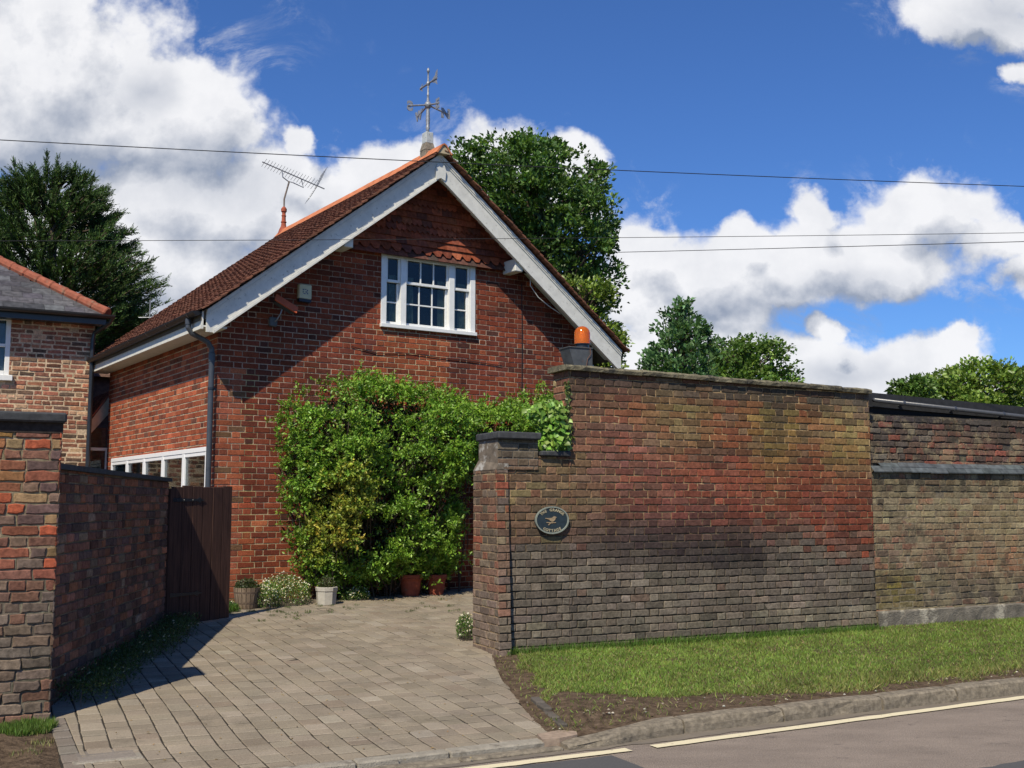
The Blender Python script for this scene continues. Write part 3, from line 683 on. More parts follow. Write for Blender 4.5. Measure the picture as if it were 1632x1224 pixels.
zt0, zt1 = top_l[1], top_r[1]
brickwork(mb, FW, [(TS, .1), (top_r[0], .1), (top_r[0], zt1), (TS, zt0)], fw_col, fw_mor, d=.011, rough=.0026, phase=.03, detail=2, bevel=.006, tilt=.016, j=.0095)
FWe = Frame(0, 0, 26+90); 
FWl = Frame(*FW.P(TS, 0).xy, 26+90+180)                # left end face looks down the drive: s runs from back to front
FWl.O = FW.P(TS, 0, -.33); FWl = Frame(FWl.O.x, FWl.O.y, 26-90)
brickwork(mb, FWl, [(0, 1.7), (.33, 1.7), (.33, zt0), (0, zt0)], lambda s, z: jitc(pick([(1, (.26, .12, .07)), (1, (.2, .09, .06)), (.6, (.25, .19, .1))]), .15), lambda s, z: jitc((.3, .22, .13), .12), d=.009, rough=.002, bevel=.006, tilt=.01)
mb.prism([FW.P(TS+.012, .05, -.012), FW.P(top_r[0], .05, -.012), FW.P(top_r[0], zt1, -.012), FW.P(TS+.012, zt0, -.012)], FW.Nn*-.31, 1, (.2, .16, .11))
mb.build('brickwork', [M_BRICK_W, M_MORTAR], wt)
mb = MB(); L_ = top_r[0]-TS; nseg = 9
for i in range(nseg):
    a0 = TS-.05+i*(L_+.06)/nseg; a1 = TS-.05+(i+1)*(L_+.06)/nseg-.006; zz0 = zt0+(zt1-zt0)*(a0-TS)/L_; zz1 = zt0+(zt1-zt0)*(a1-TS)/L_; h = .055; j1 = random.gauss(0, .003)
    vs = []; K = 6
    for k in range(K+1):
        t = k/K; a = a0+(a1-a0)*t; z = zz0+(zz1-zz0)*t+j1; q = lambda: random.gauss(0, .0035)
        vs += [FW.P(a, z+.001, .045+q()), FW.P(a, z+h*.6+q(), .055+q()), FW.P(a, z+h+q(), .035), FW.P(a, z+h+.004, -.16), FW.P(a, z+h, -.35), FW.P(a, z, -.36)]
    fs = [(k*6+e, (k+1)*6+e, (k+1)*6+(e+1) % 6, k*6+(e+1) % 6) for k in range(K) for e in range(6)] + [tuple(range(5, -1, -1)), tuple(K*6+e for e in range(6))]
    mb.add(vs, fs)
mb.build('coping', M_COPE, wt)

# pier + low section
zl = FW.px(880, 727)[1]; zc0 = FW.px(800, 700)[1]; zc1 = FW.px(800, 688)[1]; zsh = FW.px(800, 740)[1]
wl = thing('low_wall_section', FW.P(.3, .12), 'lower brick wall section with the oval house plaque, between gate pier and tall wall', 'garden wall')
mb = MB(); brickwork(mb, FW, [(.0, .1), (TS, .1), (TS, zl-.004), (.0, zl-.004)], fw_col, fw_mor, d=.011, rough=.0026, phase=.03, detail=2, bevel=.006, tilt=.016, j=.0095)
mb.prism([FW.P(0, .05, -.012), FW.P(TS, .05, -.012), FW.P(TS, zl, -.012), FW.P(0, zl, -.012)], FW.Nn*-.31, 1, (.2, .16, .11)); mb.build('brickwork', [M_BRICK_W, M_MORTAR], wl)
mb = MB(); mb.bbox(FW, FW.px(860, 722)[0], TS-.002, zl-.002, zl+.05, -.34, .05, .01, jit=.004); mb.build('coping_slab', M_SLAB, wl)
gp = thing('gate_pier', FW.P(-.08, .12), 'brick gate pier with dark stone cap on the right of the driveway', 'gate pier')
PL = .0; GF = FW
pb = lambda s, z: 0.0
xl = FW.px(790, 900)[0]-.005
PIER_C = [(2.4, (.15, .095, .065)), (1, (.21, .085, .05)), (1.8, (.12, .09, .07)), (.4, (.24, .075, .045)), (1, (.17, .125, .08))]
pcol = lambda s, z: jitc(mixc(pick(PIER_C), pick(GRY), max(0, min(.85, (.95-z)/.7))), .15)
ppr = .095
lean = lambda s, z: -.08*(z-.1)/(zsh-.15)
mb = MB(); brickwork(mb, FW.shift(0, ppr), [(xl, .1), (-.006, .1), (-.006, zsh-.05), (xl, zsh-.05)], pcol, fw_mor, d=.009, rough=.002, phase=xl+.1, bevel=.006, tilt=.01, off=lean)
brickwork(mb, FW.shift(0, .014), [(xl+.02, zsh-.05), (FW.px(857, 715)[0], zsh-.05), (FW.px(857, 715)[0], zc0), (xl+.02, zc0)], lambda s, z: jitc(mixc((.16, .10, .065), (.10, .085, .06), (z-1.9)/.2), .15), lambda s, z: (.16, .14, .11), d=.008, rough=.002, phase=xl+.02, bevel=.006)
FE = FW.shift(xl, ppr); PE = Frame((FE.O - FE.Nn*.62).x, (FE.O - FE.Nn*.62).y, 26-90)      # end face
brickwork(mb, PE, [(0, .05), (.621, .05), (.621-.08, zsh-.05), (0, zsh-.05)], lambda s, z: jitc(mixc(pick([(1.4, (.20, .085, .052)), (2.4, (.17, .095, .062)), (.6, (.22, .07, .042)), (2.4, (.14, .105, .075))]), (.16, .125, .10), max(0, min(.85, (1.15-z)/.7))), .15), lambda s, z: jitc((.33, .24, .14), .12), d=.007, rough=.0018, phase=.0, bevel=.005, tilt=.008)
mb.prism([FW.P(-.008, .05, ppr-.012), FW.P(-.008, zsh-.05, ppr-.092), FW.P(-.008, zsh-.05, ppr-.6), FW.P(-.008, .05, ppr-.6)], FW.U*(xl+.016), 1, (.2, .16, .11))
mb.build('brickwork', [M_BRICK_W, M_MORTAR], gp)
# shoulder and upper block
mb = MB(); xr = FW.px(857, 715)[0]; za, zb_ = zsh-.05, zsh
mb.add([FW.P(xl, za, ppr-.08), FW.P(-.006, za, ppr-.08), FW.P(-.006, za+.06, .016), FW.P(xl+.026, za+.06, .016), FW.P(xl, za, ppr-.62), FW.P(xl+.026, za+.10, ppr-.55)], [(0, 1, 2, 3), (0, 3, 5, 4)])
mb.prism([FW.P(xl+.026, za, .004), FW.P(xr-.004, za, .004), FW.P(xr-.004, zc0, .004), FW.P(xl+.026, zc0, .004)], FW.Nn*-.45)
mb.build('rendered_shoulder', plain('whitened_brick', (.15, .12, .09), .9, var=.35, sc=9, bs=.6, dirt=((.42, .40, .36), 7, .50, .85)), gp)
mb = MB(); xcl = FW.px(797, 694, .06)[0]; xcr = FW.px(863, 694, .06)[0]
mb.bbox(FW, xcl-.02, xcr, zc0, zc1, -.47, .07, .012, jit=.003); mb.build('stone_cap', M_SLAB, gp)

# oval house plaque
pc = FW.px(879, 829, .02); ow = (FW.px(904.5, 832)[0]-FW.px(852.5, 832)[0])/2; oh = (FW.px(880, 807)[1]-FW.px(880, 850)[1])/2
pq = thing('house_plaque', FW.P(pc[0], pc[1], .0), 'oval dark house name plaque with a bird, fixed to the low wall', 'plaque')
def ellipse(F, c, a, b, o, n=48): return [F.P(c[0]+a*math.cos(2*math.pi*i/n), c[1]+b*math.sin(2*math.pi*i/n), o) for i in range(n)]
mb = MB(); mb.prism(ellipse(FW, pc, ow, oh, .034), FW.Nn*-.03); mb.build('plate', M_PLAQ, pq)
mb = MB(); n_ = 48; R0 = ellipse(FW, pc, ow+.002, oh+.002, .018); R1 = ellipse(FW, pc, ow+.003, oh+.003, .041); R2 = ellipse(FW, pc, ow-.009, oh-.009, .041); R3 = ellipse(FW, pc, ow-.012, oh-.012, .033)
mb.add(R0+R1+R2+R3, [(k*n_+i, k*n_+(i+1) % n_, (k+1)*n_+(i+1) % n_, (k+1)*n_+i) for k in range(3) for i in range(n_)]); mb.build('rim', M_RIM, pq)
def glyph(ch, size, ext, bold=0):
    cu = bpy.data.curves.new('t', 'FONT'); cu.body = ch; cu.size = size; cu.extrude = ext; cu.align_x = 'CENTER'; cu.resolution_u = 3; cu.offset = bold
    to = bpy.data.objects.new('t', cu); COL.objects.link(to); bpy.context.view_layer.update()
    me = bpy.data.meshes.new_from_object(to.evaluated_get(bpy.context.evaluated_depsgraph_get())); vs = [v.co.copy() for v in me.vertices]; fs = [tuple(p.vertices) for p in me.polygons]
    bpy.data.objects.remove(to); bpy.data.meshes.remove(me); return vs, fs
def arc_text(txt, top, size):
    mb = MB()
    for i, ch in enumerate(txt):
        if ch == ' ': continue
        t = (i-(len(txt)-1)/2)
        a = math.pi/2 - t*.205 if top else -math.pi/2 + t*.20
        px_ = pc[0]+(ow-.034)*math.cos(a)*1.02; pz_ = pc[1]+(oh-.031)*math.sin(a)
        ta = ((a-math.pi/2) if top else (a+math.pi/2))*.75
        vs, fs = glyph(ch, size, .0025, .0012); out = []
        for v in vs:
            x, y = v.x, v.y-size*.35; out.append(FW.P(px_+x*math.cos(ta)-y*math.sin(ta), pz_+x*math.sin(ta)+y*math.cos(ta), .036+v.z))
        mb.add(out, fs)
    return mb
arc_text('THE GRANGE', True, .037).build('lettering', M_GOLD, pq); arc_text('COTTAGE', False, .037).build('lettering', M_GOLD, pq)
mb = MB()
def shp(pts, o0, o1, m_=mb): m_.prism([FW.P(pc[0]+x*1.15, pc[1]+y*1.0, o1) for x, y in pts], FW.Nn*(o0-o1))
shp([(-.035, .020), (-.065, .022), (-.066, .016), (-.038, .008), (-.022, -.006), (-.004, -.014), (.014, -.010), (.026, .004), (.032, .020), (.042, .026), (.034, .033), (.024, .038), (.012, .034), (-.006, .022)], .032, .040)
shp([(-.055, -.018), (.034, -.020), (.034, -.027), (-.014, -.030), (-.034, -.050), (-.041, -.047), (-.027, -.029), (-.055, -.026)], .032, .039)
mb.tube([FW.P(pc[0]-.006, pc[1]-.012, .037), FW.P(pc[0]-.008, pc[1]-.021, .037)], .0018, 5); mb.tube([FW.P(pc[0]+.006, pc[1]-.012, .037), FW.P(pc[0]+.005, pc[1]-.021, .037)], .0018, 5)
mb.build('bird_relief', plain('bird_bronze', (.30, .22, .13), .5, var=.3, sc=60), pq)

# amber beacon
bs_, bz_ = FW.px(928, 583, -.16); 
bc = thing('warning_beacon', FW.P(bs_, bz_, -.16), 'orange domed warning beacon on a dark metal box at the tall wall end', 'beacon')
zt = FW.px(928, 557, -.16)[1]; zd0 = FW.px(928, 549, -.16)[1]; zd1 = FW.px(928, 520, -.16)[1]; zbt = zt0+.05
xb0, xb1 = FW.px(904, 570, -.1)[0], FW.px(941, 570, -.1)[0]
mb = MB(); mb.prism([FW.P(xb0, zt, -.06), FW.P(xb1, zt, -.06), FW.P(xb1, zbt, -.06), FW.P(xb0+.06, zbt, -.06)], FW.Nn*-.2); mb.bbox(FW, xb0-.005, xb1+.005, zt-.004, zt+.008, -.27, -.05, .003)
mb.build('housing_box', plain('dark_steel', (.07, .075, .08), .5, var=.3, dirt=((.10, .06, .045), 15, .58, .6)), bc)
ctr = FW.P(FW.px(928, 550, -.16)[0], 0, -.16); rd = (FW.px(939, 540, -.16)[0]-FW.px(917, 540, -.16)[0])/2
mb = MB(); mb.lathe(ctr+Vector((0, 0, zt+.006)), [(rd*.9, 0), (rd*.92, .01), (rd*.86, .014), (rd*.86, zd0-zt-.012), (rd*1.05, zd0-zt-.008), (rd*1.05, zd0-zt-.002)], 24); mb.build('base_collar', M_BLACKP, bc, smooth=False)
H_ = zd1-zd0; mb = MB(); mb.lathe(ctr+Vector((0, 0, zd0)), [(rd*.99, 0), (rd*1.03, .004), (rd, .01)]+[(rd*math.cos(t)*(1 if True else 0), H_-rd*.95+rd*.95*math.sin(t)) for t in [i*math.pi/2/9 for i in range(9)]]+[(.001, H_)], 28); mb.build('amber_dome', M_AMBER, bc, smooth=True)
mb = MB(); mb.lathe(ctr+Vector((0, 0, zd0)), [(.012, 0), (.012, H_*.3), (.02, H_*.38), (.022, H_*.55), (.01, H_*.7)], 12); mb.build('bulb', plain('bulb', (.9, .8, .6), .2), bc, smooth=True)
mb = MB(); mb.tube([FW.P(bs_+.03, zt, -.05), FW.P(bs_+.035, zt-.06, -.045), FW.P(bs_, zt-.11, -.05), FW.P(bs_-.02, zbt, -.04)], .004, 6); mb.build('cable', plain('rusty_cable', (.12, .06, .04), .7), bc)

# right-hand continuation: lower recessed wall, ledge, plinth
xr0 = top_r[0]+.003; RW = FW.shift(0, -.10); GAP = .085; xr0 += GAP
def zpx(v, u=1500): return RW.px(u, v)[1]
TAN = [(3, (.21, .165, .095)), (2, (.165, .12, .072)), (2, (.25, .205, .125)), (1.5, (.12, .09, .062)), (.8, (.25, .12, .075))]
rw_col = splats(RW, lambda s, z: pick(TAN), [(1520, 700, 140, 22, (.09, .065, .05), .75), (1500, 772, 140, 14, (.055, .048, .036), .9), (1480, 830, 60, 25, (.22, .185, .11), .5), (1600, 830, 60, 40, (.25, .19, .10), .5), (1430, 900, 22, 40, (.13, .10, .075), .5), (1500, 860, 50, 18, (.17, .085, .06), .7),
    (1560, 915, 50, 12, (.08, .07, .055), .7), (1600, 895, 50, 14, (.30, .13, .07), .6), (1430, 945, 24, 22, (.17, .135, .03), .9), (1520, 945, 60, 14, (.10, .085, .065), .8), (1600, 950, 50, 16, (.11, .09, .07), .8), (1580, 690, 40, 12, (.2, .07, .05), .4)])
rwm = lambda s, z: jitc(mixc((.17, .14, .095), (.10, .085, .06), 1 if z > 1.7 else .2), .2)
wr = thing('recessed_garden_wall', RW.P(xr0+1, .12), 'older patched tan and grey brick wall with slate ledge, set back at the right', 'garden wall')
zled0 = zpx(752); zled1 = zpx(738); ztop = zpx(664); zpl = zpx(970)
RU = RW.shift(0, -.05)
mb = MB(); brickwork(mb, RW, [(xr0, .1), (16, .1), (16, zled0), (xr0, zled0)], rw_col, rwm, d=.007, rough=.0036, phase=.3, detail=2, bevel=.007, tilt=.02, bond='old', lost=.01)
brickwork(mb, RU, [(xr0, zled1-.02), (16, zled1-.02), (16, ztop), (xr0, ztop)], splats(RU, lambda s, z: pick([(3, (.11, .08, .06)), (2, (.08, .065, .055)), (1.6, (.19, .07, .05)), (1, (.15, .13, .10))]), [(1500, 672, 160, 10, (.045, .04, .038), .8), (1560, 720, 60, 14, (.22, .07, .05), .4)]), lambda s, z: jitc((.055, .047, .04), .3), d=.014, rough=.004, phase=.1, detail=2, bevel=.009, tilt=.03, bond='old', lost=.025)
mb.box(RW, xr0-.3, xr0+.1, 0, ztop-.02, -.5, -.32, 1, (.05, .04, .03))
mb.prism([RW.P(xr0+.004, 0, -.012), RW.P(16, 0, -.012), RW.P(16, zled0, -.012), RW.P(xr0+.004, zled0, -.012)], FW.Nn*-.3, 1, (.12, .1, .08))
mb.prism([RW.P(xr0+.004, zled0, -.07), RW.P(16, zled0, -.07), RW.P(16, ztop-.01, -.07), RW.P(xr0+.004, ztop-.01, -.07)], FW.Nn*-.24, 1, (.1, .08, .06))
mb.build('brickwork', [M_PATCHY, M_PATCHY], wr)
mb = MB(); x = xr0
while x < 15:
    w = .30; zq = random.gauss(0, .002)
    for r, (oa, ob, za2, zb2) in enumerate(((.045, -.01, zled0-.006, (zled0+zled1)/2+.006), (.005, -.055, (zled0+zled1)/2-.004, zled1))):
        a = x+(w/2 if r else 0); mb.add([RW.P(a+.002, za2+zq, oa), RW.P(a+w-.002, za2+zq, oa), RW.P(a+w-.002, zb2, ob), RW.P(a+.002, zb2, ob), RW.P(a+.002, za2-.012+zq, oa-.002), RW.P(a+w-.002, za2-.012+zq, oa-.002), RW.P(a+w, za2-.012, -.05), RW.P(a, za2-.012, -.05)], [(0, 1, 2, 3), (4, 5, 1, 0), (7, 6, 5, 4)], 0, jitc((.075, .085, .088), .12))
    x += w
mb.build('slate_ledge', M_SLATE, wr)
mb = MB(); n_ = 90; vs = []
for i in range(n_+1):
    s_ = xr0+.01+i*.14; q = random.gauss(0, .004); vs += [RW.P(s_, 0.05, .03+random.gauss(0, .003)), RW.P(s_, zpl-.06+random.gauss(0, .02), .028+q), RW.P(s_, zpl-.004+random.gauss(0, .005), .024), RW.P(s_, zpl+.015, -.002)]
mb.add(vs, [(i*4+k, (i+1)*4+k, (i+1)*4+k+1, i*4+k+1) for i in range(n_) for k in range(3)] + [(3, 2, 1, 0)]); mb.build('render_plinth', M_RENDER, wr)
# flat-roofed outbuilding behind that wall
SH = RW.shift(0, -.12); sl, szt = SH.px(1387, 625); sr, szr = SH.px(1632, 648); slope = (szr-szt)/(sr-sl)
sh = thing('outbuilding', SH.P(xr0+1, .2, -1), 'low outbuilding with black felt roof edge and grey gutter behind the recessed wall', 'outbuilding')
def zs(s_, v0): return v0 + slope*(s_-sl)
mb = MB(); mb.prism([SH.P(sl-.02, szt, -.02), SH.P(16, zs(16, szt), -.02), SH.P(16, zs(16, szt)-.17, -.02), SH.P(sl-.02, szt-.17, -.02)], FW.Nn*-3); mb.build('felt_roof', M_FELT, sh)
mb = MB(); mb.prism([SH.P(sl-.02, szt-.17, -.06), SH.P(16, zs(16, szt)-.17, -.06), SH.P(16, .3, -.06), SH.P(sl-.02, .3, -.06)], FW.Nn*-2.8); mb.build('wall', M_DARKIN, sh)
gz = SH.px(1387, 637, .05)[1]; gs2, gz2 = SH.px(1632, 664, .05); gsl = (gz2-gz)/(gs2-sl); zgu = lambda a: gz+gsl*(a-sl)
mb = MB(); mb.tube([SH.P(sl, zgu(sl), .05), SH.P(16, zgu(16), .05)], .026, 12); mb.build('gutter', plain('grey_gutter', (.06, .063, .07), .3, spec=.5, var=.15), sh, smooth=True)
for i in range(12):
    a = sl+.45+i*.85; mb = MB(); mb.tube([SH.P(a, zgu(a), .05), SH.P(a+.035, zgu(a+.035), .05)], .031, 12); mb.box(SH, a, a+.03, zgu(a)-.03, zgu(a)+.02, -.02, .05); mb.build('gutter_bracket', M_PIPE, sh)

# ================================================================== LEFT PIER AND BOUNDARY WALL
LPx = atZ(79, 1146, .12); LP = Frame(LPx.x, LPx.y, 27.0)
def lz(v): return LP.px(60, v)[1]
zt = lz(690); OLD = [(2.5, (.22, .078, .048)), (1.3, (.32, .08, .04)), (2.4, (.18, .085, .06)), (1.2, (.13, .08, .07)), (.7, (.23, .15, .075)), (1, (.17, .11, .08))]
lp_col = splats(LP, lambda s, z: mixc(pick(OLD), pick([(2, (.15, .115, .085)), (1, (.17, .10, .07)), (1, (.12, .10, .08))]), max(0, min(.92, (1.22-z+random.uniform(-.15, .15))/.25))), [(10, 700, 12, 12, (.33, .25, .05), .6), (25, 760, 14, 14, (.3, .22, .07), .4)])
lp = thing('driveway_pillar', LP.P(-.4, .12), 'rough brick pillar with dark slab cap at the left edge of the driveway', 'brick pillar')
mb = MB(); brickwork(mb, LP, [(-2.6, .02), (0, .02), (0, zt), (-2.6, zt)], lp_col, lambda s, z: jitc((.24, .19, .12) if z > 1.2 else (.13, .11, .08), .2), d=.010, rough=.0036, phase=-.03, detail=2, bevel=.007, tilt=.022, bond='old', zb=.02)
LS = Frame(LP.O.x, LP.O.y, 27+90)                      # inner face, s runs away from the road
LSf = Frame(LP.P(0, 0, -.30).x, LP.P(0, 0, -.30).y, 27-90)
LSf = Frame(LP.O.x, LP.O.y, 27+90)
class Flip(Frame): pass
def flip(F):
    g = Frame(0, 0, F.deg); g.O = F.O.copy(); g.U = F.U.copy(); g.Nn = -F.Nn; return g
LI = Frame(LP.O.x, LP.O.y, 117)
brickwork(mb, LI, [(0, .02), (.30, .02), (.30, zt), (0, zt)], lp_col, lambda s, z: jitc((.2, .16, .1), .2), d=.012, rough=.004, phase=.1, bevel=.01, tilt=.02, zb=.02)
mb.prism([LP.P(-2.6, 0, -.016), LP.P(-.016, 0, -.016), LP.P(-.016, zt, -.016), LP.P(-2.6, zt, -.016)], LP.Nn*-.28, 1, (.2, .16, .11))
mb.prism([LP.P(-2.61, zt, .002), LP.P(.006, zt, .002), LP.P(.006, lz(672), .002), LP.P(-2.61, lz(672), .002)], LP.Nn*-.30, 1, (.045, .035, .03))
mb.build('brickwork', [M_BRICK_OLD, M_MORTAR], lp)
mb = MB(); xcr_ = LP.px(107, 664, .05)[0]; mb.bbox(LP, -1.3, xcr_, lz(673), lz(657), -.34, .05, .012, jit=.003); mb.bbox(LP, -2.7, -1.306, lz(673), lz(657), -.34, .05, .012, jit=.003); mb.build('slab_cap', M_SLAB, lp)
# boundary wall running back to the gate
B0 = LP.P(-.02, 0, -.30); B1 = Vector((-3.63, 11.60, 0)); bdeg = math.degrees(math.atan2(B1.y-B0.y, B1.x-B0.x)); blen = (B1-B0).xy.length
BW = Frame(B0.x, B0.y, bdeg)                           # Nn = (sin,-cos) of ~98 deg points to +x, the drive side
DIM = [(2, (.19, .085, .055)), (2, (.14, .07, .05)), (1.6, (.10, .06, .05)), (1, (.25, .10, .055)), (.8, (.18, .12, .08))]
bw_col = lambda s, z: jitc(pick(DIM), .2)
zA = BW.px(100, 748)[1]; zB = atY(272, 768, B1.y).z
bw = thing('boundary_wall', BW.P(blen/2, .2), 'shaded brick boundary wall running back from the left pillar to the wooden gate', 'boundary wall')
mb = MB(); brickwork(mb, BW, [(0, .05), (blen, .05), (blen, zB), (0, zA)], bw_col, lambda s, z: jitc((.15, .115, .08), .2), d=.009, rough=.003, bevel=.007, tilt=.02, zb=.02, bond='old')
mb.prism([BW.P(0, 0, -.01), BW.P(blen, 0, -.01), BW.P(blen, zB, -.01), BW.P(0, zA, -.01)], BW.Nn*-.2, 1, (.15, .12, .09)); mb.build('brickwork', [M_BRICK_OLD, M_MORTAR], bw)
mb = MB(); mb.prism([BW.P(.01, zA, .03), BW.P(blen+.02, zB, .03), BW.P(blen+.02, zB+.04, .03), BW.P(.01, zA+.04, .03)], BW.Nn*-.28); mb.build('coping', M_SLAB, bw)

# wooden gate standing between boundary wall and house
G0 = B1 + Vector((.02, .06, 0)); G1v = atY(368, 880, 12.38); gdeg = math.degrees(math.atan2(G1v.y-G0.y, G1v.x-G0.x)); GL = (Vector((G1v.x, G1v.y, 0))-G0).xy.length
GT = Frame(G0.x, G0.y, gdeg)
gt = thing('wooden_gate', GT.P(GL/2, .3), 'dark brown boarded wooden gate leaf beside the house corner', 'gate')
zgt = GT.px(367, 776)[1]; zgb = .32
nb = 6; wbd = GL/nb
for i in range(nb):
    mb = MB(); mb.bbox(GT, i*wbd+.002, (i+1)*wbd-.002, zgb+random.uniform(-.008, .008), zgt+random.uniform(-.008, .008), -.022, 0+random.uniform(-.002, .002), .004); mb.build('board', M_GATE, gt)
for z in (zgb+.2, zgt-.35): mb = MB(); mb.bbox(GT, .01, GL-.01, z, z+.11, -.05, -.023, .004); mb.build('rail', M_GATE, gt)
for k, zh in enumerate((GT.px(330, 797)[1], .62)):
    mb = MB(); q = [(0.01, -.02), (.34, -.013), (.38, -.03), (.40, -.012), (.45, 0), (.40, .012), (.38, .03), (.34, .013), (.01, .02)]
    mb.prism([GT.P(a+.2*0, zh+b, .008) for a, b in q], GT.Nn*-.006)
    for a in (.06, .16, .28): mb.lathe(GT.P(a, zh, .008), [(.008, 0), (.005, .004), (0, .005)], 8, axis=GT.Nn)
    mb.build('strap_hinge', M_BLACKP, gt)
mb = MB(); mb.bbox(GT, -.05, -.006, .1, zgt-.03, -.06, .03, .006); mb.build('gate_post', M_GATE, gt)

# ================================================================== COTTAGE
HC = atY(340, 780, 13.7); GA = Frame(HC.x, HC.y, 34.0)  # gable frame
SD = Frame(HC.x, HC.y, 124.0); SDn = -SD.Nn             # side wall frame, s runs away
SDF = flip(SD)                                          # Nn should point left (-g)
if SDF.Nn.dot(-GA.U) < 0: SDF = SD
WID = 6.0; MID = 3.0; TL = 5.35; BO = .40
house = thing('brick_cottage', GA.P(1, .3, 0), 'red brick cottage with steep tiled gable roof, white bargeboards and a climbing shrub', 'house')
ROOF = lambda s: 6.55-.78*abs(s-MID)
wz0 = GA.px(680, 527)[1]; wL = GA.px(607, 470)[0]; wR = GA.px(757, 480)[0]; wzt = GA.px(607, 412)[1]
wz0 = (GA.px(607, 521)[1]+GA.px(757, 536)[1])/2
HR = [(3, (.20, .047, .024)), (2.6, (.17, .042, .023)), (1.6, (.23, .056, .027)), (.4, (.13, .037, .024)), (.1, (.30, .08, .035))]
HD = [(2.4, (.135, .038, .024)), (.7, (.09, .034, .025)), (3, (.165, .042, .024))]
HO = [(3, (.29, .075, .033)), (2, (.24, .065, .03)), (1, (.34, .105, .045))]
def gcol_(s, z):
    if .0 <= s < .34 and z < 3.3: c = pick([(2, (.33, .095, .045)), (2, (.26, .08, .045)), (.5, (.14, .075, .04))])
    elif 2.15 < s < 3.45 and z < wz0+.02 and z > 2.9: c = pick(HO) if random.random() < .75 else pick(HR)
    elif 3.2 < s < 3.9 and wz0-.75 < z < wz0: c = pick(HD)
    elif s < 1.9 and 1.9 < z < 3.6: c = pick(HD) if random.random() < .6 else pick(HR)
    elif z < 1.35: c = pick(HO) if random.random() < .35 else pick(HR)
    elif wL-.45 < s < wR+.3 and z > wz0-1.3: c = pick(HR)
    else: c = pick(HR) if random.random() < .65 else pick(HD)
    return jitc(c, .14)
def gmor(s, z):
    if .3 < s < .55 and z < 3.3: return jitc((.40, .33, .16), .12)
    if 2.15 < s < 3.45 and z < wz0 and z > 2.9: return jitc((.50, .40, .24), .1)
    if z < 1.5: return jitc((.42, .33, .20), .12)
    return jitc((.30, .20, .14) if z > 4.2 else (.38, .28, .20), .2)
THZ = GA.px(690, 418)[1]                               # underside of the tile hanging
mb = MB(); brickwork(mb, GA, [(0, .2), (WID, .2), (WID, 4.06), (WID-1.42, 5.15), (1.42, 5.15), (0, 4.06)], gcol_, gmor, d=.005, rough=.0016, phase=0, detail=True, holes=[(wL+.01, wR-.01, wz0+.01, 9)], bevel=.004, tilt=.006, h=.0745, j=.0098, zb=.03)
mb.prism([GA.P(.10, .1, -.11), GA.P(WID, .1, -.11), GA.P(WID, 3.8, -.11), GA.P(MID, 6.2, -.11), GA.P(.10, 3.8, -.11)], GA.Nn*-.2, 1, (.3, .25, .18))
mb.build('gable_wall', [M_BRICK, M_MORTAR], house)
# side wall
sw0 = GA; wsn = SDF.px(327, 711)[0]; wsf = SDF.px(178, 733)[0]; wsz = SDF.px(250, 722)[1]
SC = [(3, (.34, .088, .042)), (2, (.28, .072, .037)), (1, (.21, .062, .037)), (.6, (.40, .13, .065)), (.35, (.16, .062, .042))]
mb = MB(); brickwork(mb, SDF, [(0, .2), (TL, .2), (TL, 3.9), (0, 3.9)], lambda s, z: jitc(pick(SC), .14), lambda s, z: jitc((.48, .38, .26), .12), d=.005, rough=.0016, phase=-.1, detail=False, holes=[(.28, wsf, .9, wsz)], h=.0745, j=.0125, zb=.03)
mb.prism([SDF.P(.33, .1, -.11), SDF.P(TL, .1, -.11), SDF.P(TL, 3.8, -.11), SDF.P(.33, 3.8, -.11)], GA.U*.2, 1, (.3, .25, .18))
mb.build('side_wall', [M_BRICK, M_MORTAR], house)
# back and far walls so the house is solid
mb = MB(); mb.box(GA, .12, WID, .1, 3.8, -TL, -TL+.2); mb.prism([GA.P(.1, 3.8, -TL), GA.P(WID-.1, 3.8, -TL), GA.P(MID, 6.2, -TL)], GA.Nn*.2); mb.box(GA, WID-.2, WID-.01, .1, 3.8, -TL+.2, -.32); mb.build('rear_walls', plain('plain_red_brickwork', (.2, .075, .045), .9, var=.3, sc=14), house)

# casement band on the side wall
sf = thing('tmp', (0, 0, 0), 'x', 'x'); bpy.data.objects.remove(sf)
win2 = MB(); FR = .055
win2.bbox(SDF, .28, wsf, wsz-.06, wsz, -.08, .012, .004)
nl = 5; lw = (wsf-.28)/nl
for i in range(nl+1):
    a = .28+i*lw; a0 = max(.28, a-.05); a1 = min(wsf, a+.05); win2.bbox(SDF, a0, a1, .95, wsz-.061, -.078, .010, .004)
for i in range(nl):
    a = .28+i*lw; win2.bbox(SDF, a+.051, a+lw-.051, wsz-.80, wsz-.72, -.075, .006, .004); win2.bbox(SDF, a+.051, a+lw-.051, wsz-.11, wsz-.062, -.07, .004, .004)
    win2.bbox(SDF, a+.051, a+lw-.051, .95, wsz-.86, -.075, .0, .004)
wf2 = win2.build('side_window', M_UPVC, house)
for i in range(nl):
    a = .28+i*lw; mb = MB(); mb.box(SDF, a+.05, a+lw-.05, wsz-.8, wsz-.06, -.022, -.016); mb.build('pane', M_GLASS, wf2)
mb = MB(); mb.box(SDF, .28, wsf, .9, wsz-.02, -.108, -.1)
mb.build('dark_room', plain('brown_interior', (.06, .05, .03), .9), wf2)

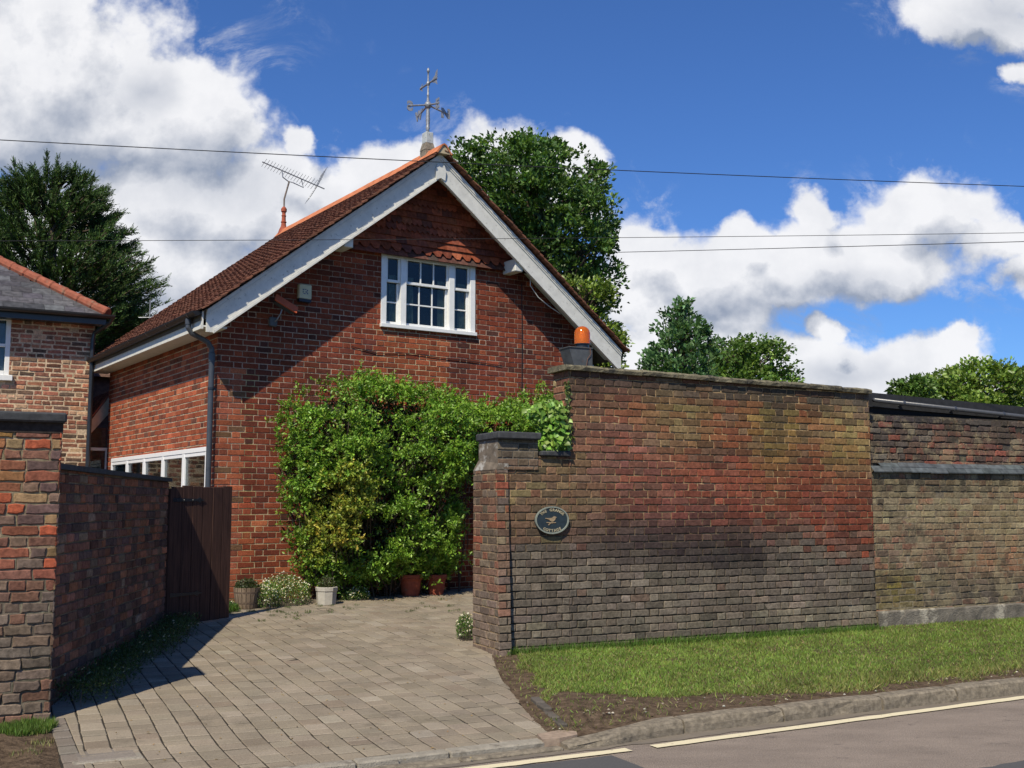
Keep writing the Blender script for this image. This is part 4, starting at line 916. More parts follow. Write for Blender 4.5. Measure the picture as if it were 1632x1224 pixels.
# sash window in the gable
ws = MB(); T0 = -.115
zT = THZ+.02
def bx(m, s0, s1, z0, z1, o0, o1, b=.003): m.bbox(GA, s0, s1, z0, z1, o0, o1, b)
mw = wR-wL; bx(ws, wL, wL+.085, wz0+.05, zT, T0, .012); bx(ws, wR-.085, wR, wz0+.05, zT, T0, .012)
m1a, m1b = wL+.30*mw*.84+.0, 0; 
g1 = GA.px(643, 470)[0]; g2 = GA.px(720, 480)[0]
bx(ws, g1-.045, g1+.045, wz0+.05, zT, T0, .006); bx(ws, g2-.045, g2+.045, wz0+.05, zT, T0, .006)
bx(ws, wL-.01, wR+.01, wz0, wz0+.05, T0, .05); bx(ws, wL+.086, wR-.086, zT-.04, zT, T0, .0)
wf = ws.build('sash_window', M_WHITE, house)
Hh = zT-.04-(wz0+.05); z1_ = wz0+.05+Hh*.66
lights = [(wL+.085, g1-.045, 1), (g1+.045, g2-.045, 3), (g2+.045, wR-.085, 1)]
for a, b, nc in lights:
    mb = MB(); st_ = .032
    bx(mb, a+.001, a+st_, z1_-.02, zT-.041, -.055, -.02); bx(mb, b-st_, b-.001, z1_-.02, zT-.041, -.055, -.02); bx(mb, a+st_, b-st_, z1_-.022, z1_+.016, -.055, -.018)
    bx(mb, a+.001, a+st_, wz0+.051, z1_-.023, -.095, -.060); bx(mb, b-st_, b-.001, wz0+.051, z1_-.023, -.095, -.06); bx(mb, a+st_, b-st_, wz0+.051, wz0+.10, -.095, -.06)
    zm = (wz0+.10+z1_-.022)/2; bx(mb, a+st_, b-st_, zm-.010, zm+.010, -.09, -.065, .002)
    for k in range(1, nc):
        q = a+st_+(b-a-2*st_)*k/nc; bx(mb, q-.010, q+.010, wz0+.10, zm-.0105, -.089, -.066, .002); bx(mb, q-.010, q+.010, zm+.0105, z1_-.022, -.089, -.066, .002); bx(mb, q-.010, q+.010, z1_+.0165, zT-.041, -.05, -.025, .002)
    mb.build('sash', M_WHITE, wf)
    mb = MB(); mb.box(GA, a+.01, b-.01, z1_, zT-.03, -.042, -.038); mb.box(GA, a+.01, b-.01, wz0+.06, z1_-.002, -.080, -.076); mb.build('pane', M_GLASS, wf)
    mb = MB(); k = 14; cw0 = a+.01; vs = []
    for side in ((a+.01, a+.01+(b-a)*(.22 if nc == 3 else .3)), (b-.01-(b-a)*(.18 if nc == 3 else .55), b-.01)):
        vs = []
        for i in range(k+1):
            s_ = side[0]+(side[1]-side[0])*i/k; o_ = -.104+.004*math.sin(i*1.9); vs += [GA.P(s_, wz0+.06, o_), GA.P(s_, z1_+.1, o_)]
        mb = MB(); mb.add(vs, [(2*i, 2*i+2, 2*i+3, 2*i+1) for i in range(k)]); mb.build('curtain', M_CURT, wf)
mb = MB(); mb.box(GA, wL+.02, wR-.02, wz0+.02, zT, -.1095, -.1085); mb.build('dark_room', M_DARKIN, wf)

# tile hanging
TH = [(3, (.26, .07, .035)), (2, (.20, .058, .034)), (1, (.31, .095, .05)), (1, (.14, .05, .036))]
mb = MB(); seq = ['p', 'c', 'p', 'p', 'v', 'v', 'p', 'p', 'v', 'p', 'p', 'v', 'p', 'p', 'p', 'p', 'p', 'p']; gz_ = .098; tw = .165
for r, kind_ in enumerate(seq):
    z0 = THZ + r*gz_ - (.0 if r else 0); z1 = z0+gz_*1.35; wid = (6.40-z0)/.78
    if wid < .12: break
    s_ = MID-wid - (.5*tw if r % 2 else 0); s_ = MID - math.ceil(wid/tw)*tw - (.5*tw if r % 2 else 0)
    flare = .075 if r == 0 else (.045 if r == 1 else (.03 if r == 2 else .022))
    while s_ < MID+wid:
        a, b = s_+.0015, s_+tw-.0015; s_ += tw
        c_ = (a+b)/2
        if abs(c_-MID) > wid: continue
        if kind_ == 'p': low = [(a, z0), (b, z0)]
        elif kind_ == 'c': low = [(a, z0+.03), (a+.012, z0+.028), (a+.035, z0-.012), (c_-.03, z0-.03), (c_+.03, z0-.03), (b-.035, z0-.012), (b-.012, z0+.028), (b, z0+.03)]
        else: low = [(a, z0+.022), (a+.012, z0+.020), (c_-.05, z0-.012), (c_-.03, z0-.012), (c_, z0+.022), (c_+.03, z0-.012), (c_+.05, z0-.012), (b-.012, z0+.020), (b, z0+.022)]
        pts = low + [(b, z1), (a, z1)]
        ob, ot = .036+flare+random.gauss(0, .0015), .022
        P_ = [GA.P(x, z, ob+(ot-ob)*(z-z0)/(z1-z0)) for x, z in pts]
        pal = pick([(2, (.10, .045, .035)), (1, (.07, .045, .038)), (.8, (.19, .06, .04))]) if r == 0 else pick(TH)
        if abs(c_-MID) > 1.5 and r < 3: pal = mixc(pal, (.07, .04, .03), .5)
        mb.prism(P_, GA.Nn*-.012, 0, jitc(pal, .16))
mb.build('tile_hanging', M_TILE, house)

# roof: slab, courses of plain tiles on both slopes
of, ob_ = BO+.108, -(TL+.12)
EV = .34                                               # eave overhang
def rp(s, dz, o): return GA.P(s, ROOF(s)+dz, o)
mb = MB()
for sgn in (-1, 1):
    e = MID+sgn*(MID+EV); mb.add([rp(MID, -.03, BO-.032), rp(e, -.03, BO-.032), rp(e, -.03, ob_), rp(MID, -.03, ob_), rp(MID, -.13, BO-.032), rp(e, -.13, BO-.032), rp(e, -.13, ob_), rp(MID, -.13, ob_)], [(0, 1, 2, 3), (4, 7, 6, 5), (0, 4, 5, 1), (1, 5, 6, 2), (2, 6, 7, 3)])
roof = mb.build('roof', plain('roof_boarding', (.10, .085, .07), .9, var=.2), house)
RT = [(3, (.165, .072, .045)), (2.4, (.15, .066, .043)), (1.2, (.185, .08, .05)), (.6, (.125, .06, .042))]
gauge = .1; twd = .165; sl_len = (MID+EV)/math.cos(math.atan(.78)); nr = int(sl_len/gauge)+1; ang = math.atan(.78); cosA, sinA = math.cos(ang), math.sin(ang)
for sgn in (-1, 1):
    mb = MB()
    for r in range(nr):
        t0 = r*gauge - .04; t1 = t0+.17                # distance up from eave
        x = of + random.gauss(0, .007); first_ = True
        while x > ob_+.02:
            w_ = twd*(.62 if (first_ and r % 2) else 1); xb = x-.0015; xa = max(ob_, x-w_)+.0015; x -= w_; first_ = False
            if xb-xa < .02: continue
            lift = random.gauss(0, .0018); camb = .004
            def tp(t, o, h):                           # h = height normal to the slope
                t = min(t, sl_len-.02); s = MID+sgn*(sl_len-t)*cosA; base_z = ROOF(s)
                return GA.P(s+sgn*h*sinA, base_z+h*cosA, o)
            lo, hi = .026+lift, .002
            mid_ = (xa+xb)/2; skew = random.gauss(0, .003)
            V_ = [tp(t0+skew, xa, lo-.002), tp(t0, mid_, lo+camb), tp(t0-skew, xb, lo-.002), tp(t1, xb, hi), tp(t1, mid_, hi+camb), tp(t1, xa, hi),
                  tp(t0+skew, xa, lo-.018), tp(t0, mid_, lo-.013), tp(t0-skew, xb, lo-.018), tp(t1, xb, hi-.014), tp(t1, xa, hi-.014)]
            fs = [(0, 1, 4, 5), (1, 2, 3, 4), (6, 7, 1, 0), (7, 8, 2, 1), (8, 9, 3, 2), (10, 6, 0, 5), (10, 9, 8, 7, 6)]
            if sgn > 0: fs = [tuple(reversed(f)) for f in fs]
            c = jitc(pick(RT), .10); mb.add(V_, fs, 0, c)
    mb.build('tile_slope', M_TILE, roof)
# ridge tiles
mb = MB(); x = of+.02; 
while x > ob_:
    L = .30; prof = [(-.135, -.095), (-.06, .0), (-.035, .035), (0, .052), (.035, .035), (.06, .0), (.135, -.095)]
    q = random.gauss(0, .002); x0, x1 = x-.004, max(ob_, x-L+.004)
    A = [GA.P(MID+a, 6.55+.03+b+q, x0) for a, b in prof]; B = [GA.P(MID+a, 6.55+.03+b+q, x1) for a, b in prof]; n_ = len(prof)
    A2 = [GA.P(MID+a*.8, 6.55+.012+b*.9+q, x0) for a, b in prof]
    mb.add(A+B+A2, [(i, i+1, n_+i+1, n_+i) for i in range(n_-1)]+[(i, i+1, 2*n_+i+1, 2*n_+i) for i in range(n_-1)]); x -= L
mb.prism([GA.P(MID+a, 6.55+.03+b, of-.0) for a, b in [(-.13, -.095), (-.05, .0), (0, .045), (.05, .0), (.13, -.095)]], GA.Nn*-(of-ob_), 1)
mb.build('ridge_tiles', [M_RIDGE, plain('ridge_mortar', (.42, .34, .22), .95, var=.2)], roof)
# terracotta ridge finial with the aerial
fs_, fz_ = MID, 6.6
mb = MB(); mb.lathe(GA.P(MID, 6.52, ob_+.12), [(.11, 0), (.08, .1), (.05, .16), (.042, .22), (.055, .24), (.04, .26), (.036, .34), (.046, .36), (.034, .38), (.034, .42), (.052, .44), (.054, .49), (.025, .53)], 14); mb.build('ridge_finial', M_TCOTTA, roof, smooth=False)

# bargeboards with mouldings
for side, sgn in (('l', -1), ('r', 1)):
    e = MID+sgn*(MID+EV-.06); top = lambda s: ROOF(s)-.045; bot = lambda s: ROOF(s)-.40
    mb = MB(); eb = e-sgn*.10
    mb.prism([GA.P(MID, top(MID), BO-.03), GA.P(e, top(e), BO-.03), GA.P(e, bot(e)+.08, BO-.03), GA.P(eb, bot(eb), BO-.03), GA.P(MID, bot(MID), BO-.03)], GA.Nn*.03)
    for (d0, d1, o1) in ((-.045, -.10, .022), (-.105, -.13, .012), (-.345, -.372, .010), (-.372, -.40, .018)):
        e2_ = e if d0 > -.3 else e-sgn*.085
        mb.prism([GA.P(MID, ROOF(MID)+d0, BO+.0005), GA.P(e2_, ROOF(e2_)+d0, BO+.0005), GA.P(e2_, ROOF(e2_)+d1, BO+.0005), GA.P(MID, ROOF(MID)+d1, BO+.0005)], GA.Nn*o1)
    # soffit board behind
    mb.prism([GA.P(MID, ROOF(MID)-.135, .0), GA.P(e, ROOF(e)-.135, .0), GA.P(e, ROOF(e)-.155, .0), GA.P(MID, ROOF(MID)-.155, .0)], GA.Nn*(BO-.03))
    mb.build('bargeboard', M_GREYW, house)
mb = MB(); az = ROOF(MID)-.40; mb.prism([GA.P(MID-.05, az+.2, BO+.002), GA.P(MID-.085, az+.12, BO+.002), GA.P(MID-.07, az-.03, BO+.002), GA.P(MID, az-.0, BO+.002), GA.P(MID+.07, az-.03, BO+.002), GA.P(MID+.085, az+.12, BO+.002), GA.P(MID+.05, az+.2, BO+.002)], GA.Nn*.03); mb.build('apex_block', M_GREYW, house)
for s_ in (MID-1.38, MID+1.38):
    mb = MB(); q = ROOF(s_)-.40; mb.bbox(GA, s_-.07, s_+.07, q-.09, q+.10, .03, BO-.032, .01); mb.build('purlin_end', M_GREYW, house)
# eave fascia, soffit, gutter, brackets
mb = MB(); fe = -EV+.03; mb.box(GA, fe-.02, fe, 3.71, 3.93, -(TL+.12), BO-.031); mb.box(GA, fe+.001, -.012, 3.735, 3.755, -(TL+.12), BO-.031); mb.box(GA, fe-.032, fe-.0205, 3.71, 3.76, -(TL+.12), BO-.031); mb.build('fascia', M_GREYW, house)
def half_gutter(m, P0, P1, r, th=.004, n=8, up=Vector((0, 0, 1))):
    P0, P1 = Vector(P0), Vector(P1); t = (P1-P0).normalized(); sd_ = t.cross(up).normalized()
    prof = [(r*math.cos(math.pi+math.pi*i/n), r*math.sin(math.pi+math.pi*i/n)) for i in range(n+1)]; prof += [((r-th)*math.cos(2*math.pi-math.pi*i/n), (r-th)*math.sin(2*math.pi-math.pi*i/n)) for i in range(n+1)]
    k = len(prof); vs = [P+sd_*a+up*b for P in (P0, P1) for a, b in prof]; m.add(vs, [(i, (i+1) % k, k+(i+1) % k, k+i) for i in range(k)]+[tuple(range(k-1, -1, -1)), tuple(range(k, 2*k))])
gs = fe-.02-.062; mb = MB(); half_gutter(mb, GA.P(gs, 3.925, BO-.02), GA.P(gs, 3.905, -(TL+.25)), .058)
mb.prism([GA.P(gs-.057, 3.92, BO-.02), GA.P(gs+.057, 3.92, BO-.02), GA.P(gs+.04, 3.885, BO-.02), GA.P(gs, 3.87, BO-.02), GA.P(gs-.04, 3.885, BO-.02)], GA.Nn*-.004)
gut = mb.build('gutter', plain('black_gutter', (.012, .012, .014), .5, spec=.3, var=.2), house)
for i in range(7):
    o_ = BO-.25-i*.9; mb = MB(); half_gutter(mb, GA.P(gs, 3.924, o_), GA.P(gs, 3.924, o_-.03), .064, .005); mb.box(GA, gs+.055, fe-.021, 3.87, 3.93, o_-.03, o_); mb.build('bracket', M_BLACKP, gut)
# downpipe: swan neck then pipe at the corner on the side wall
dp = MB(); oo = -.28; pw = -.075
pA = GA.P(gs, 3.88, .05); 
pts = [GA.P(gs, 3.88, .04), GA.P(gs, 3.76, .04), GA.P(gs+.05, 3.69, .04), GA.P(-.14, 3.60, .03), GA.P(pw-.005, 3.52, .02), GA.P(pw, 3.42, .02)]
dp.tube(pts, .034, 12); dp.lathe(GA.P(pw, 3.36, .02), [(.042, 0), (.042, .1), (.036, .11)], 14); dp.lathe(GA.P(gs, 3.80, .04), [(.04, 0), (.04, .06), (.03, .08)], 14)
dp.tube([GA.P(pw, 3.40, .02), GA.P(pw, .35, .02)], .036, 14)
dpo = dp.build('downpipe', M_PIPE, house, smooth=False)
for z in (3.0, 1.6):
    mb = MB(); mb.lathe(GA.P(pw, z, .02), [(.037, 0), (.042, .002), (.042, .03), (.037, .032)], 14); mb.box(GA, pw+.02, -.001, z+.005, z+.027, -.03, .0); mb.build('pipe_clip', M_BLACKP, dpo)
# thin cables on the gable
mb = MB(); cs = GA.px(831, 500)[0]; mb.tube([GA.P(cs, 4.9, .01), GA.P(cs+.005, 3.9, .01), GA.P(cs-.004, 2.9, .01), GA.P(cs, 1.8, .01)], .006, 6)
pts = [GA.P(*GA.px(u, v, .01), .012) for u, v in ((560, 552), (600, 563), (655, 563), (700, 570), (745, 575), (800, 583))]; mb.tube(pts, .005, 6)
mb.build('wall_cable', M_WIRE, house)
mb = MB(); pts = [GA.P(*GA.px(u, v, .3), .3) for u, v in ((846, 438), (845, 455), (858, 474), (875, 488), (893, 500))]; mb.tube(pts, .006, 6); mb.build('loose_cable', M_GREYW, house)

# alarm box
a0 = GA.px(476, 452, .06); a1 = GA.px(496, 482, .06); al = thing('alarm_box', GA.P((a0[0]+a1[0])/2, (a0[1]+a1[1])/2, 0), 'cream burglar alarm box with dark base high on the gable wall', 'alarm box')
am = (a0[1]-a1[1]); mb = MB(); mb.bbox(GA, a0[0], a1[0], a1[1]+am*.14, a0[1], .0, .08, .014); mb.build('cover', M_CREAM, al)
mb = MB(); mb.prism([GA.P(a0[0]+.002, a1[1]+am*.17, .0), GA.P(a1[0]-.002, a1[1]+am*.14, .0), GA.P(a1[0]-.01, a1[1]-am*.03, .0), GA.P(a0[0]+.01, a1[1], .0)], GA.Nn*.079); mb.build('base', plain('navy_plastic', (.02, .025, .04), .4), al)
mb = MB(); cx_, cz_ = (a0[0]+a1[0])/2, (a0[1]*.55+a1[1]*.45)
for x, z, w, h in ((-.03, .03, .022, .014), (0, .034, .022, .01), (.026, .022, .016, .016), (-.034, .0, .012, .024), (.012, .0, .03, .014), (-.014, -.024, .03, .012), (.026, -.022, .02, .016)): mb.box(GA, cx_+x-w/2, cx_+x+w/2, cz_+z-h/2, cz_+z+h/2, .0802, .0815)
mb.build('blue_emblem', M_BLUE, al)
# tilted orange floodlight on a bracket
FO = .22; f0 = GA.P(*GA.px(438, 474, FO), FO); f1 = GA.P(*GA.px(473, 496, FO), FO)
fl = thing('security_light', GA.P(*GA.px(436, 512, .0), 0), 'orange-red tilted lamp housing on a bracket below the left bargeboard', 'security light')
ax = (f1-f0); Lf = ax.length; ax.normalize(); F_ = Frame(0, 0, 0); F_.O = f0; F_.U = ax; 
class Obl:
    def __init__(s, O, U, V, W_): s.O, s.U, s.V, s.W = O, U, V, W_
    def P(s, a, b, c=0): return s.O+s.U*a+s.V*b+s.W*c
vv = (Vector((0, 0, 1))-GA.Nn*.45); vv = (vv-ax*vv.dot(ax)).normalized(); wvv = ax.cross(vv); wvv = wvv if wvv.dot(GA.Nn) > 0 else -wvv
Ob = Obl((f0+f1)/2, ax, vv, wvv); 
mb = MB(); mb.bbox(Ob, -Lf/2, Lf/2, -.055, .055, .012, .022, .004); mb.bbox(Ob, -Lf/2+.004, Lf/2-.004, -.05, .05, -.0, .0115, .002); mb.build('hood', M_ORANGEB, fl)
wv2 = -wvv
mb = MB(); Oc = Obl((f0+f1)/2+wv2*.05, ax, vv, wv2); mb.bbox(Oc, -Lf/2+.03, Lf/2-.04, -.04, .04, -.035, .03, .01); mb.lathe(Oc.P(Lf/2-.04, 0, 0), [(.028, 0), (.03, .02), (.02, .022)], 14, axis=ax); mb.build('lamp_body', plain('dark_grey_plastic', (.05, .055, .06), .5), fl)
mb = MB(); w0 = GA.P(*GA.px(436, 514, 0), .03); mb.tube([w0, w0+GA.Nn*.08+Vector((0, 0, .02)), GA.P(*GA.px(447, 500, .16), .16), (f0+f1)/2+wv2*.07], .009, 8); mb.build('bracket_arm', M_STEEL, fl)
mb = MB(); q = GA.px(434, 513, 0); mb.bbox(GA, q[0]-.055, q[0]+.05, q[1]-.065, q[1]+.055, 0, .055, .01); mb.build('junction_box', plain('grey_plastic', (.09, .10, .11), .6), fl)

# weather vane on the ridge
vo_ = .04; VB = GA.P(MID, 6.55, vo_); vy = VB.y
def vz(v): return GA.px(677, v, vo_)[1]
vn = thing('weather_vane', VB, 'grey metal weather vane with compass letters on the roof ridge', 'weather vane')
def vs_(v): return vz(v)-6.55
mb = MB(); G_ = Frame(VB.x, VB.y, 34+45); hw_ = .085
mb.bbox(Frame(VB.x, VB.y, 34), -.085, .085, 6.35, vz(240), -.085, .085, .012); 
b4 = [(-.085, -.085), (.085, -.085), (.085, .085), (-.085, .085)]; F34 = Frame(VB.x, VB.y, 34)
mb.add([F34.P(a, vz(240), b) for a, b in b4]+[F34.P(a*.7, vz(228), b*.7) for a, b in b4], [(0, 1, 5, 4), (1, 2, 6, 5), (2, 3, 7, 6), (3, 0, 4, 7), (4, 5, 6, 7)])
mb.build('wooden_post', M_POST, vn)
mb = MB(); mb.bbox(F34, -.062, .062, vz(229), vz(211), -.062, .062, .008); mb.build('lead_sleeve', plain('painted_sleeve', (.42, .45, .45), .6, var=.15, dirt=((.12, .08, .06), 18, .56, .7)), vn)
zc = vz(166)
mb = MB(); mb.lathe((VB.x, VB.y, 0), [(.03, vz(212)), (.022, vz(206)), (.034, vz(203)), (.026, vz(201)), (.028, vz(196)), (.032, vz(190)), (.024, vz(172)), (.022, vz(158)), (.016, vz(152)), (.022, vz(150.5)), (.015, vz(149)), (.014, vz(138)), (.014, vz(134)), (.016, vz(132)), (.012, vz(120)), (.012, vz(114)), (.02, vz(113.5)), (.022, vz(111)), (.014, vz(108)), (.002, vz(106.5))], 14); mb.build('pole', M_STEEL, vn, smooth=True)
mb = MB(); mb.lathe((VB.x, VB.y, zc), [(.015, -.06), (.035, -.05), (.052, -.012), (.052, .012), (.035, .04), (.015, .05)], 12); mb.build('hub', M_STEEL, vn, smooth=True); mb = MB(); mb.lathe((VB.x, VB.y, vz(132)), [(.01, -.04), (.028, -.015), (.028, .015), (.01, .035)], 12); mb.build('hub', M_STEEL, vn, smooth=True)
def armend(u, v, R_):                                  # direction in plan that lands on this pixel
    best = None
    for k in range(720):
        a = k*math.pi/360; p = Vector((VB.x+R_*math.cos(a), VB.y+R_*math.sin(a), zc)); q = p-Vector((0, 0, CH)); yc = -q.y*math.sin(CT)+q.z*math.cos(CT); zc_ = q.y*math.cos(CT)+q.z*math.sin(CT)
        uu = 816+CF*q.x/zc_; e = abs(uu-u)
        vvv = 612-CF*yc/zc_; e += abs(vvv-v)*2
        if best is None or e < best[0]: best = (e, a)
    return best[1]
aS = math.pi+R(10)
aS = R(212)
for ch, k in (('S', 0), ('W', -1), ('N', 2), ('E', 1)):
    a = aS + {'S': 0, 'E': math.pi/2, 'N': math.pi, 'W': -math.pi/2}[ch]
    H0 = Vector((VB.x, VB.y, zc)); d_ = Vector((math.cos(a), math.sin(a), -.24)).normalized(); d0 = Vector((math.cos(a), math.sin(a), 0)); mb = MB(); mb.tube([H0+d_*.03, H0+d_*.34], .014, 8)
    vs, fs = glyph(ch, .19, .006, .011); out = []
    for v in vs: out.append(H0+d_*.30+d0*v.x+Vector((0, 0, v.y-.066))+Vector((-d0.y, d0.x, 0))*v.z)
    mb.add(out, fs); mb.build('compass_arm', M_STEEL, vn)
zv_ = vz(132); av = R(-57); d_ = Vector((math.cos(av), math.sin(av), 0)); dv = (d_*1+Vector((0, 0, .0)))
mb = MB(); C_ = Vector((VB.x, VB.y, zv_)); up = Vector((0, 0, 1)); nrm = Vector((-d_.y, d_.x, 0))
mb.tube([C_-d_*.24, C_+d_*.26], .014, 8)
mb.prism([C_-d_*.27+up*0, C_-d_*.18+up*.06, C_-d_*.19+up*.0, C_-d_*.18-up*.06], nrm*.006)
mb.prism([C_+d_*.13+up*.03, C_+d_*.20+up*.06, C_+d_*.22+up*.10, C_+d_*.27+up*.13, C_+d_*.265+up*.03, C_+d_*.25-up*.03, C_+d_*.27-up*.10, C_+d_*.20-up*.05, C_+d_*.13-up*.03], nrm*.006)
mb.build('wind_arrow', M_STEEL, vn)

# TV aerial on the finial
fb = GA.P(MID, 7.0, ob_+.12); fY = fb.y
def far(u, v, dy=0): return atY(u, v, fY+dy)
ae = thing('tv_aerial', fb, 'rusty rooftop television aerial with long boom on the rear ridge finial', 'aerial')
mb = MB(); t_ = far(461, 289); mb.tube([fb, Vector((fb.x, fb.y, 7.2)), t_], .016, 8); mb.build('mast', plain('rusty_mast', (.22, .18, .15), .7, metal=.3, var=.4, sc=20, dirt=((.18, .06, .03), 16, .55, .8)), ae)
mb = MB(); A_ = far(418, 258, -.35); B_ = far(517, 301, .35); mb.tube([A_, B_], .011, 6)
mb.tube([A_.lerp(B_, .31), A_.lerp(B_, .31)+Vector((.02, 0, -.13)), t_+Vector((-.02, 0, .0)), t_+Vector((.06, 0, -.02)), t_.lerp(B_, .4)+Vector((0, 0, -.06)), A_.lerp(B_, .62)], .011, 6); mb.build('boom', M_STEEL, ae)
mb = MB(); bd_ = (B_-A_).normalized(); cr = bd_.cross(Vector((0, 0, 1))).normalized(); cr = (cr*.8+Vector((0, 0, .25))).normalized()
for i in range(18):
    t = .03+i*.047; c_ = A_.lerp(B_, t); l_ = .13+.04*(i/18); mb.tube([c_-cr*l_, c_+cr*l_], .0035, 4)
mb.build('director_rods', M_WIRE, ae)
mb = MB(); rb = A_.lerp(B_, .88); upv = (Vector((0, 0, 1))-bd_*bd_.z).normalized()
for sg in (-1, 1):
    tipv = rb+upv*sg*.33-bd_*(.06 if sg > 0 else .10)*(-1 if sg < 0 else 1)*-1; mb.tube([rb, tipv], .008, 5)
    for k in range(6):
        c_ = rb.lerp(tipv, .12+k*.17); mb.tube([c_-cr*.17, c_+cr*.17], .0035, 4)
mb.build('reflector', M_STEEL, ae)

# ================================================================== PORCH (lean-to) at the far end of the side wall
PF = GA.shift(0, -(TL+.02)); pr = thing('lean_to_porch', PF.P(-.5, .3, 0), 'small lean-to porch with tiled roof and white glazed frames beyond the cottage side wall', 'porch')
A_, B_, C_, D_ = atY(103, 676, 18.1), atY(145, 668, 17.75), atY(181, 622, 18.5), atY(150, 634, 18.9)
xlo = PF.px(104, 672, .1)[0]; zlo = B_.z
mb = MB(); nrm_ = (B_-A_).cross(D_-A_).normalized(); nrm_ = nrm_ if nrm_.z > 0 else -nrm_
for r in range(9):
    t0, t1 = r/9, (r+1)/9; P0, P1, Q0, Q1 = A_.lerp(B_, t0), A_.lerp(B_, t1), D_.lerp(C_, t0), D_.lerp(C_, t1)
    mb.prism([P0+nrm_*.004, P1+nrm_*.022, Q1+nrm_*.022, Q0+nrm_*.004], nrm_*-.02, 0, jitc((.30, .115, .07), .15))
mb.build('tiled_roof', M_TILE, pr)
mb = MB(); dn = Vector((0, 0, -1)); mb.prism([B_+dn*.02, C_+dn*.02, C_+dn*.30, C_.lerp(B_, .6)+dn*.25, B_+dn*.22], Vector((.0, .05, 0))); mb.build('fascia_board', plain('dull_cream_board', (.42, .38, .32), .8, var=.2, sc=8), pr)
mb = MB(); mb.prism([A_+dn*.06, B_+dn*.06, B_+dn*.19, A_+dn*.19], Vector((0, .04, 0))); mb.build('eaves_board', plain('dull_grey_board', (.26, .24, .21), .8, var=.2, sc=8), pr)
mb = MB(); half_gutter(mb, A_+Vector((0, -.06, -.02)), B_+Vector((0, -.06, -.02)), .045); mb.build('gutter', M_BLACKP, pr)
pm = PF.px(141, 720, .06)[0]; pz = PF.px(150, 715, .06)[1]
mb = MB(); mb.bbox(PF, pm-.025, pm+.025, .3, zlo-.1, .0, .05, .005); mb.bbox(PF, pm+.026, -.003, pz-.03, pz+.02, .002, .048, .005); mb.bbox(PF, -.03, -.002, .3, pz-.031, .004, .046, .005); mb.bbox(PF, xlo-.0, pm-.026, .3, .5, .0, .05, .005); fr_ = mb.build('white_frame', M_GREYW, pr)
mb = MB(); mb.box(PF, pm+.01, -.01, .4, zlo-.12, .015, .02); mb.box(PF, xlo+.01, pm-.01, .4, zlo-.12, .015, .02); mb.build('pane', M_GLASS, fr_)
mb = MB(); mb.box(PF, xlo+.02, -.0, .3, zlo-.1, -.4, -.38); mb.build('inner_wall', plain('shaded_inner_wall', (.09, .065, .05), .9), pr)

# ================================================================== NEIGHBOUR HOUSE (left)
NB = Frame(*atY(150, 560, 17.7).xy, 29.0)
nh = thing('neighbour_house', NB.P(-2, .3), 'neighbouring brick house with grey slate roof and red hip tiles at the far left', 'house')
nzt = NB.px(150, 515)[1]; npal = [(3, (.30, .12, .075)), (2, (.22, .10, .065)), (1.5, (.13, .085, .06)), (1, (.40, .20, .12)), (.7, (.42, .27, .17))]
nwr = NB.px(16, 560)[0]; nwl = nwr-1.0; nwz0 = NB.px(10, 598)[1]; nwz1 = NB.px(8, 503)[1]
mb = MB(); brickwork(mb, NB, [(-4.2, 1.5), (0, 1.5), (0, nzt), (-4.2, nzt)], lambda s, z: jitc(pick(npal), .2), lambda s, z: jitc((.56, .42, .28), .12), d=.006, rough=.004, phase=0, detail=True, bond='old', holes=[(nwl, nwr, nwz0, nwz1)], j=.021, bevel=.006)
NS = Frame(NB.O.x, NB.O.y, 119)
brickwork(mb, NS, [(0, 1.5), (3, 1.5), (3, nzt), (0, nzt)], lambda s, z: jitc(pick(npal), .2), lambda s, z: jitc((.4, .32, .22), .12), d=.006, rough=.003, detail=False, bond='old', j=.015)
mb.prism([NB.P(-4.2, .2, -.1), NB.P(-.02, .2, -.1), NB.P(-.02, nzt, -.1), NB.P(-4.2, nzt, -.1)], NB.Nn*-2.8, 1, (.3, .25, .18))
mb.prism([NB.P(-4.2, .2, -.007), NB.P(-.01, .2, -.007), NB.P(-.01, 1.6, -.007), NB.P(-4.2, 1.6, -.007)], NB.Nn*-.09, 1, (.3, .22, .15)); mb.build('wall', [M_BRICK_OLD, M_MORTAR], nh)
mb = MB(); zw = NB.px(165, 596, -3.2)[1]; mb.prism([NB.P(-.6, .2, -3.2), NB.P(3.2, .2, -3.2), NB.P(3.2, zw, -3.2), NB.P(-.6, zw, -3.2)], NB.Nn*-2.5, 0, (.2, .1, .07)); mb.build('rear_wing', plain('distant_brown_brick', (.22, .12, .08), .9, var=.4, sc=16), nh)
mb = MB()
for r in range(3):
    q0 = r*.17; mb.add([NB.P(-.9, zw-.05+q0*.62+.03, -3.05-q0), NB.P(3.4, zw-.05+q0*.62+.03, -3.05-q0), NB.P(3.4, zw-.05+(q0+.2)*.62, -3.05-q0-.2), NB.P(-.9, zw-.05+(q0+.2)*.62, -3.05-q0-.2), NB.P(-.9, zw-.07+q0*.62, -3.05-q0), NB.P(3.4, zw-.07+q0*.62, -3.05-q0)], [(0, 1, 2, 3), (4, 5, 1, 0)], 0, jitc((.20, .12, .09), .15))
mb.build('rear_wing_roof', M_TILE, nh)
